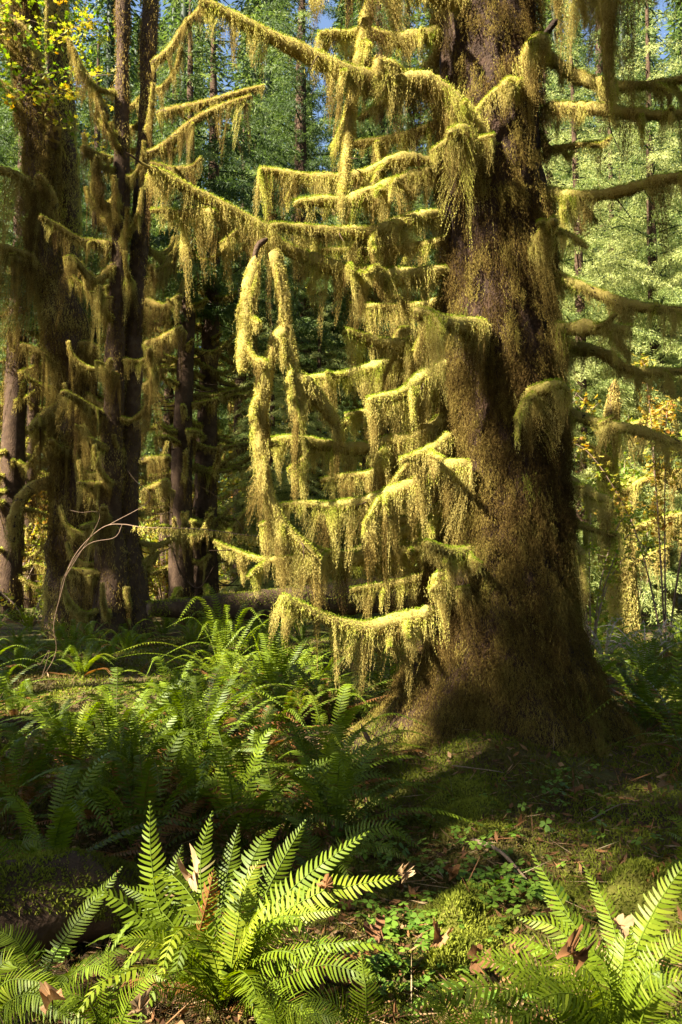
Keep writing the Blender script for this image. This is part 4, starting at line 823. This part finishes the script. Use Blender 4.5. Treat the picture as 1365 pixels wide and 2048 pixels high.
# shrubs: vine maples and brambles
def shrub(px, py, d, h, spread, nleaf, t, label, name='vine_maple', size=.05, tw_=.5, mat='leaf', stems=9, cat='shrub', group=None, zlo=0.0):
    g = P(px, py, d); g[2] = gh(g[0], g[1]); root = empty(name, g); A = Acc(); W = Acc(); ends = []
    for k in range(stems):
        a = U(0, 6.28); o = np.array([math.cos(a), math.sin(a), 0]); l = h * U(.6, 1.1)
        c, _ = catmull([g, g + o * spread * .25 + [0, 0, l * .5], g + o * spread * .7 + [0, 0, l * .85], g + o * spread * 1.15 + [0, 0, l * U(.6, .95)]], .12)
        V, Q = tube(c, np.linspace(.02, .004, len(c)), 5); W.add(V, Q, None, tw_); ends.append(c[len(c) // 3:])
        for q in range(6):
            i = rng.integers(len(c) // 3, len(c)); c3, _ = catmull([c[i], c[i] + rdir(1, .1)[0] * U(.15, .5) * spread * .5], .1); V, Q = tube(c3, np.linspace(.007, .002, len(c3)), 4); W.add(V, Q, None, tw_); ends.append(c3)
    W.build('stem', 'twig', root)
    E = np.vstack(ends); E = E[E[:, 2] > g[2] + zlo * h]; pos = E[rng.integers(0, len(E), nleaf)] + rng.normal(0, .09, (nleaf, 3))
    leaf_stars(A, pos, size, np.clip(t + .15 * noise3(pos, 1.5, 5) + rng.normal(0, .1, nleaf), 0, 1)); A.build('foliage', mat, root)
    tag(root, label, cat, group); return root
shrub(1330, 1240, 15, 6.4, 1.8, 1100, .6, 'tall vine maple with orange autumn leaves right of the big spruce', size=.06, zlo=.35, stems=6, tw_=.15)
shrub(1180, 1240, 14, 3.4, 1.0, 1100, .3, 'yellow green vine maple close behind the right side of the spruce', size=.05)
shrub(1290, 1270, 13, 1.0, .7, 500, .12, 'low pale bramble tangle with bare twigs lit by the sun at right', 'bramble_bush', .03, .95, stems=16)
shrub(1210, 1275, 14, .9, .7, 450, .15, 'second bramble clump with bare twigs, nearer the spruce', 'bramble_bush', .03, .95, stems=14)
shrub(330, 1200, 27, 3.0, 2.0, 900, .55, 'golden leaved vine maple glowing between the twin spruces and the dark trunks', size=.08)
shrub(520, 1195, 31, 5.5, 2.5, 1300, .5, 'yellow vine maple behind the fallen log, left of the hanging moss', size=.09)
shrub(640, 1190, 36, 6, 3, 1300, .52, 'tall yellow vine maple behind the lowest moss curtain', size=.1)
shrub(800, 1190, 33, 5, 3, 1200, .48, 'yellow green vine maple just left of the big trunk in the distance', size=.1)
shrub(60, 1210, 22, 2.2, 2, 900, .45, 'yellowing vine maple behind the gnarled mossy maple', size=.07)
shrub(460, 1190, 42, 9, 4, 1700, .58, 'distant amber vine maple between two dark trunks', size=.12)
shrub(1270, 1200, 21, 7, 2.6, 1300, .5, 'tall mossy vine maple with amber leaves under the sunlit conifers', size=.08)
shrub(30, 1160, 34, 7, 4, 1500, .6, 'tall amber vine maple far back at the left edge', size=.11)
# mossy snag at right
g = P(1235, 1230, 17); g[2] = gh(g[0], g[1]); sn = empty('mossy_snag', g); tag(sn, 'leaning dead snag hung with tan moss, sunlit behind the right branches', 'dead tree')
s1, CS, rS = mossy_trunk([g + [.2, 0, -.3], P(1240, 1100, 17), P(1225, 1000, 17), P(1215, 900, 17.2), P(1230, 760, 17.4)], [.28, .24, .2, .16, .06], sn, n=9000, keep=-1.5, tint=.55, hang=.35)
for pl, h in (([(1225, 1000), (1290, 960), (1365, 940), (1420, 930)], [60, 60, 50]), ([(1235, 1080), (1290, 1050), (1350, 1030), (1420, 1020)], [50, 60, 50]), ([(1220, 920), (1190, 900), (1160, 880)], [40, 50]), ([(1240, 1130), (1300, 1110), (1340, 1090)], [70, 60]), ([(1225, 860), (1290, 840), (1350, 800)], [60, 60]), ([(1240, 1150), (1200, 1100), (1170, 1060)], [50, 40])):
    m = len(pl); moss_branch([P(x, y, 17 - .3 * q) for q, (x, y) in enumerate(pl)], .05, .02, np.array(h) / 1600 * 17, sn, moss_r=(.05, .05), lod=2.4, dens=1.4)

# ------------------------------------------------------------------ unseen shading trees added outside the frame to shape the light
az = np.array([-math.cos(SAZ), -math.sin(SAZ), 0]); eu = np.array([-math.sin(SAZ), math.cos(SAZ), 0]); ev = np.cross(SUN, eu); ev = ev * np.sign(ev[2])
lit = []
def L(px, py, d, r, keep=0.0): lit.append((P(px, py, d), r, keep))
for x in range(290, 960, 70):
    for y in range(-60, 1260, 70):
        if x < 860 or y < 300: L(x, y, 6.9, .32, .02)
for y in range(-60, 980, 70):
    if y < 260:
        for x in (930, 1000, 1060): L(x, y, 7.0, .22, .05)
for q in ((935, 900, 7, .14), (975, 940, 7, .15), (1015, 985, 7, .13), (1045, 1020, 7, .08), (905, 820, 7.2, .15), (900, 480, 7.2, .14), (905, 560, 7.2, .12), (900, 400, 7.2, .14), (960, 1130, 7, .08), (840, 1360, 7, .12), (860, 1280, 7.1, .1), (880, 1180, 7.1, .1), (930, 1470, 6.3, .06), (780, 1440, 7.1, .12), (850, 1500, 6.5, .09), (910, 1540, 6.0, .06), (890, 1560, 6.2, .07), (970, 1610, 5.8, .07)): L(*q)
for x in range(1100, 1400, 80):
    for y in range(-60, 1150, 80): L(x, y, 7.2, .3, .25)
for q in ((460, 1800, 3.2, .30), (600, 1720, 3.3, .22), (400, 1700, 3.4, .2), (330, 1720, 3.3, .16), (560, 1850, 3.1, .22), (700, 1760, 3.2, .14), (420, 1930, 3.0, .25), (300, 1880, 3, .15), (600, 1950, 2.9, .18)): L(*q)
for q in ((1200, 1900, 2.8, .2, .1), (1090, 1760, 3, .14, .05), (1320, 1850, 2.8, .2, .1), (1000, 1960, 2.7, .2, .15), (60, 1990, 2.8, .17, .1), (730, 1980, 2.7, .14, .1), (1150, 2000, 2.6, .15, .1), (180, 1960, 2.9, .15, .1), (330, 1990, 2.8, .2, .1), (450, 2010, 2.75, .3, .05), (650, 2000, 2.75, .22, .1), (560, 1930, 2.9, .25, .05), (1280, 1960, 2.65, .25, .1), (1060, 1900, 2.75, .2, .1), (1180, 1800, 2.95, .15, .1), (120, 1870, 3.3, .16, .1), (240, 1800, 3.5, .12, .1), (1075, 1730, 3.1, .16, .02), (1165, 1770, 3.1, .15, .02), (1375, 1720, 3, .15, .02), (1120, 1840, 2.95, .2, .02), (1240, 1830, 2.9, .2, .02), (1330, 1900, 2.75, .2, .05), (860, 2010, 2.65, .25, .1), (980, 2010, 2.6, .25, .1)): L(*q)
for q in ((480, 1320, 11, 1.3), (330, 1400, 10, .8), (610, 1400, 9, .7), (550, 1420, 9, .55), (170, 1405, 10, 1.1), (240, 1420, 9.5, .6), (100, 1410, 9.6, .6), (480, 1250, 11.5, .7), (620, 1470, 8, .4), (350, 1420, 9.3, .5), (700, 1430, 8.3, .35), (930, 1810, 3.9, .1), (1310, 1740, 3.9, .12), (200, 1790, 3.7, .16), (100, 1810, 3.6, .18), (20, 1830, 3.6, .14), (800, 1430, 7.2, .16), (610, 1500, 6.8, .3), (440, 1480, 7.6, .3), (850, 1900, 3.2, .12), (860, 1480, 6.8, .08), (300, 1400, 10, .5)): L(*q)
for x in range(-240, 420, 60):
    for y in range(-80, 420, 60): L(x, y, 17, .5, .25)
for x in range(-20, 460, 70):
    for y in range(450, 860, 90): L(x + U(-30, 30), y + U(-40, 40), 17.5, .26, .2)
for q in ((400, 1500, 6.8, .3), (540, 1560, 5.6, .28), (660, 1560, 5.4, .25), (470, 1530, 6.2, .25), (300, 1530, 6.4, .2), (740, 1560, 5.2, .12), (100, 1520, 6.6, .2), (80, 1330, 12, .6), (250, 1330, 12, .5)): L(*q)
for k in range(34): L(U(820, 1365), U(1500, 1900), U(3.2, 6), U(.04, .09), .1)
for x in range(320, 820, 50): L(x, 1205, 17, .32, .1)
for k in range(75):
    x, y = U(-20, 720), U(1240, 1580); q = gp(x, y); q[2] += U(.2, .7); lit.append((q, U(.12, .2) * q[1] / 7, .1))
LP = np.array([q[0] for q in lit]); LU = np.stack([LP @ eu, LP @ ev], 1); LR = np.array([q[1] for q in lit]); LKp = np.array([q[2] for q in lit])
LW = LP @ SUN
sh_rows = []
for ub, kk in ((.7, 12.5), (4.2, 11), (7.45, 12), (11.2, 11.5), (13.9, 13), (16.9, 13), (19.9, 13.5), (22.9, 13.5), (25.9, 14)):
    base = eu * ub + az * kk; base[2] = gh(base[0], base[1])
    root = empty('conifer_tree', base); tag(root, None, 'tree', 'added conifers out of view that block light'); sh_rows.append(root)  # unseen tree added to block sun, crown clumps dropped over the lit points
    V, Q = tube(catmull([base + [0, 0, -.5], base + [0, 0, 12], base + [0, 0, 27]], .8)[0], np.linspace(.45, .05, 35)[:1][0], 10); mk('trunk', V, Q, None, .45, 'darkbark', root)
    n = 5200 if ub < 15 else 3000 if ub < 22 else 1900; rad = 2.6 * U(0, 1, n) ** .5; th = U(0, 6.28, n); rad = rad * (1 if ub < 15 else .85); cc = base + np.stack([rad * np.cos(th), rad * np.sin(th), (U(6.5, 17.5, n) if 11 < ub < 15 else U(6.5, 24, n) + (0 if ub < 12 else 4))], 1)
    uv = np.stack([cc @ eu, cc @ ev], 1); ok = np.ones(n, bool); rnd = U(0, 1, n)
    for q in range(len(LU)):
        dd = np.hypot(*(uv - LU[q]).T); ok &= ~((dd < LR[q] + .12) & (rnd > LKp[q]))
    cc = cc[ok]; m = 26
    pos = np.repeat(cc, m, 0) + rng.normal(0, .13, (len(cc) * m, 3)); Dn = rdir(len(pos), -.3)
    A = Acc(); A.add(*_st(quads(pos, Dn, perp(Dn), U(.1, .2, len(pos)), U(.05, .09, len(pos)), .4))); A.build('crown', 'needle', root)
for x, y, k in ((6, -5, 0), (1.5, -8, 0), (-4, -10, 1), (10, 2, 0), (13, 9, 1), (9, -10, 0), (-1.5, -5, 0), (5, -1.5, 0), (8.5, 6, 0), (12, 14, 0)):
    o = copy_tree(kinds[k]); o.location = (x, y, gh(x, y)); o.rotation_euler = (0, 0, U(0, 6.28)); o.scale = (1.25, 1.25, 1.1); tag(o, None, 'tree', 'added conifers out of view that block light'); sh_rows.append(o)  # unseen copies added around the viewer to cut the sky light
ordinal_labels(sh_rows, 'added unseen conifer outside the view, %s of those placed to block light')
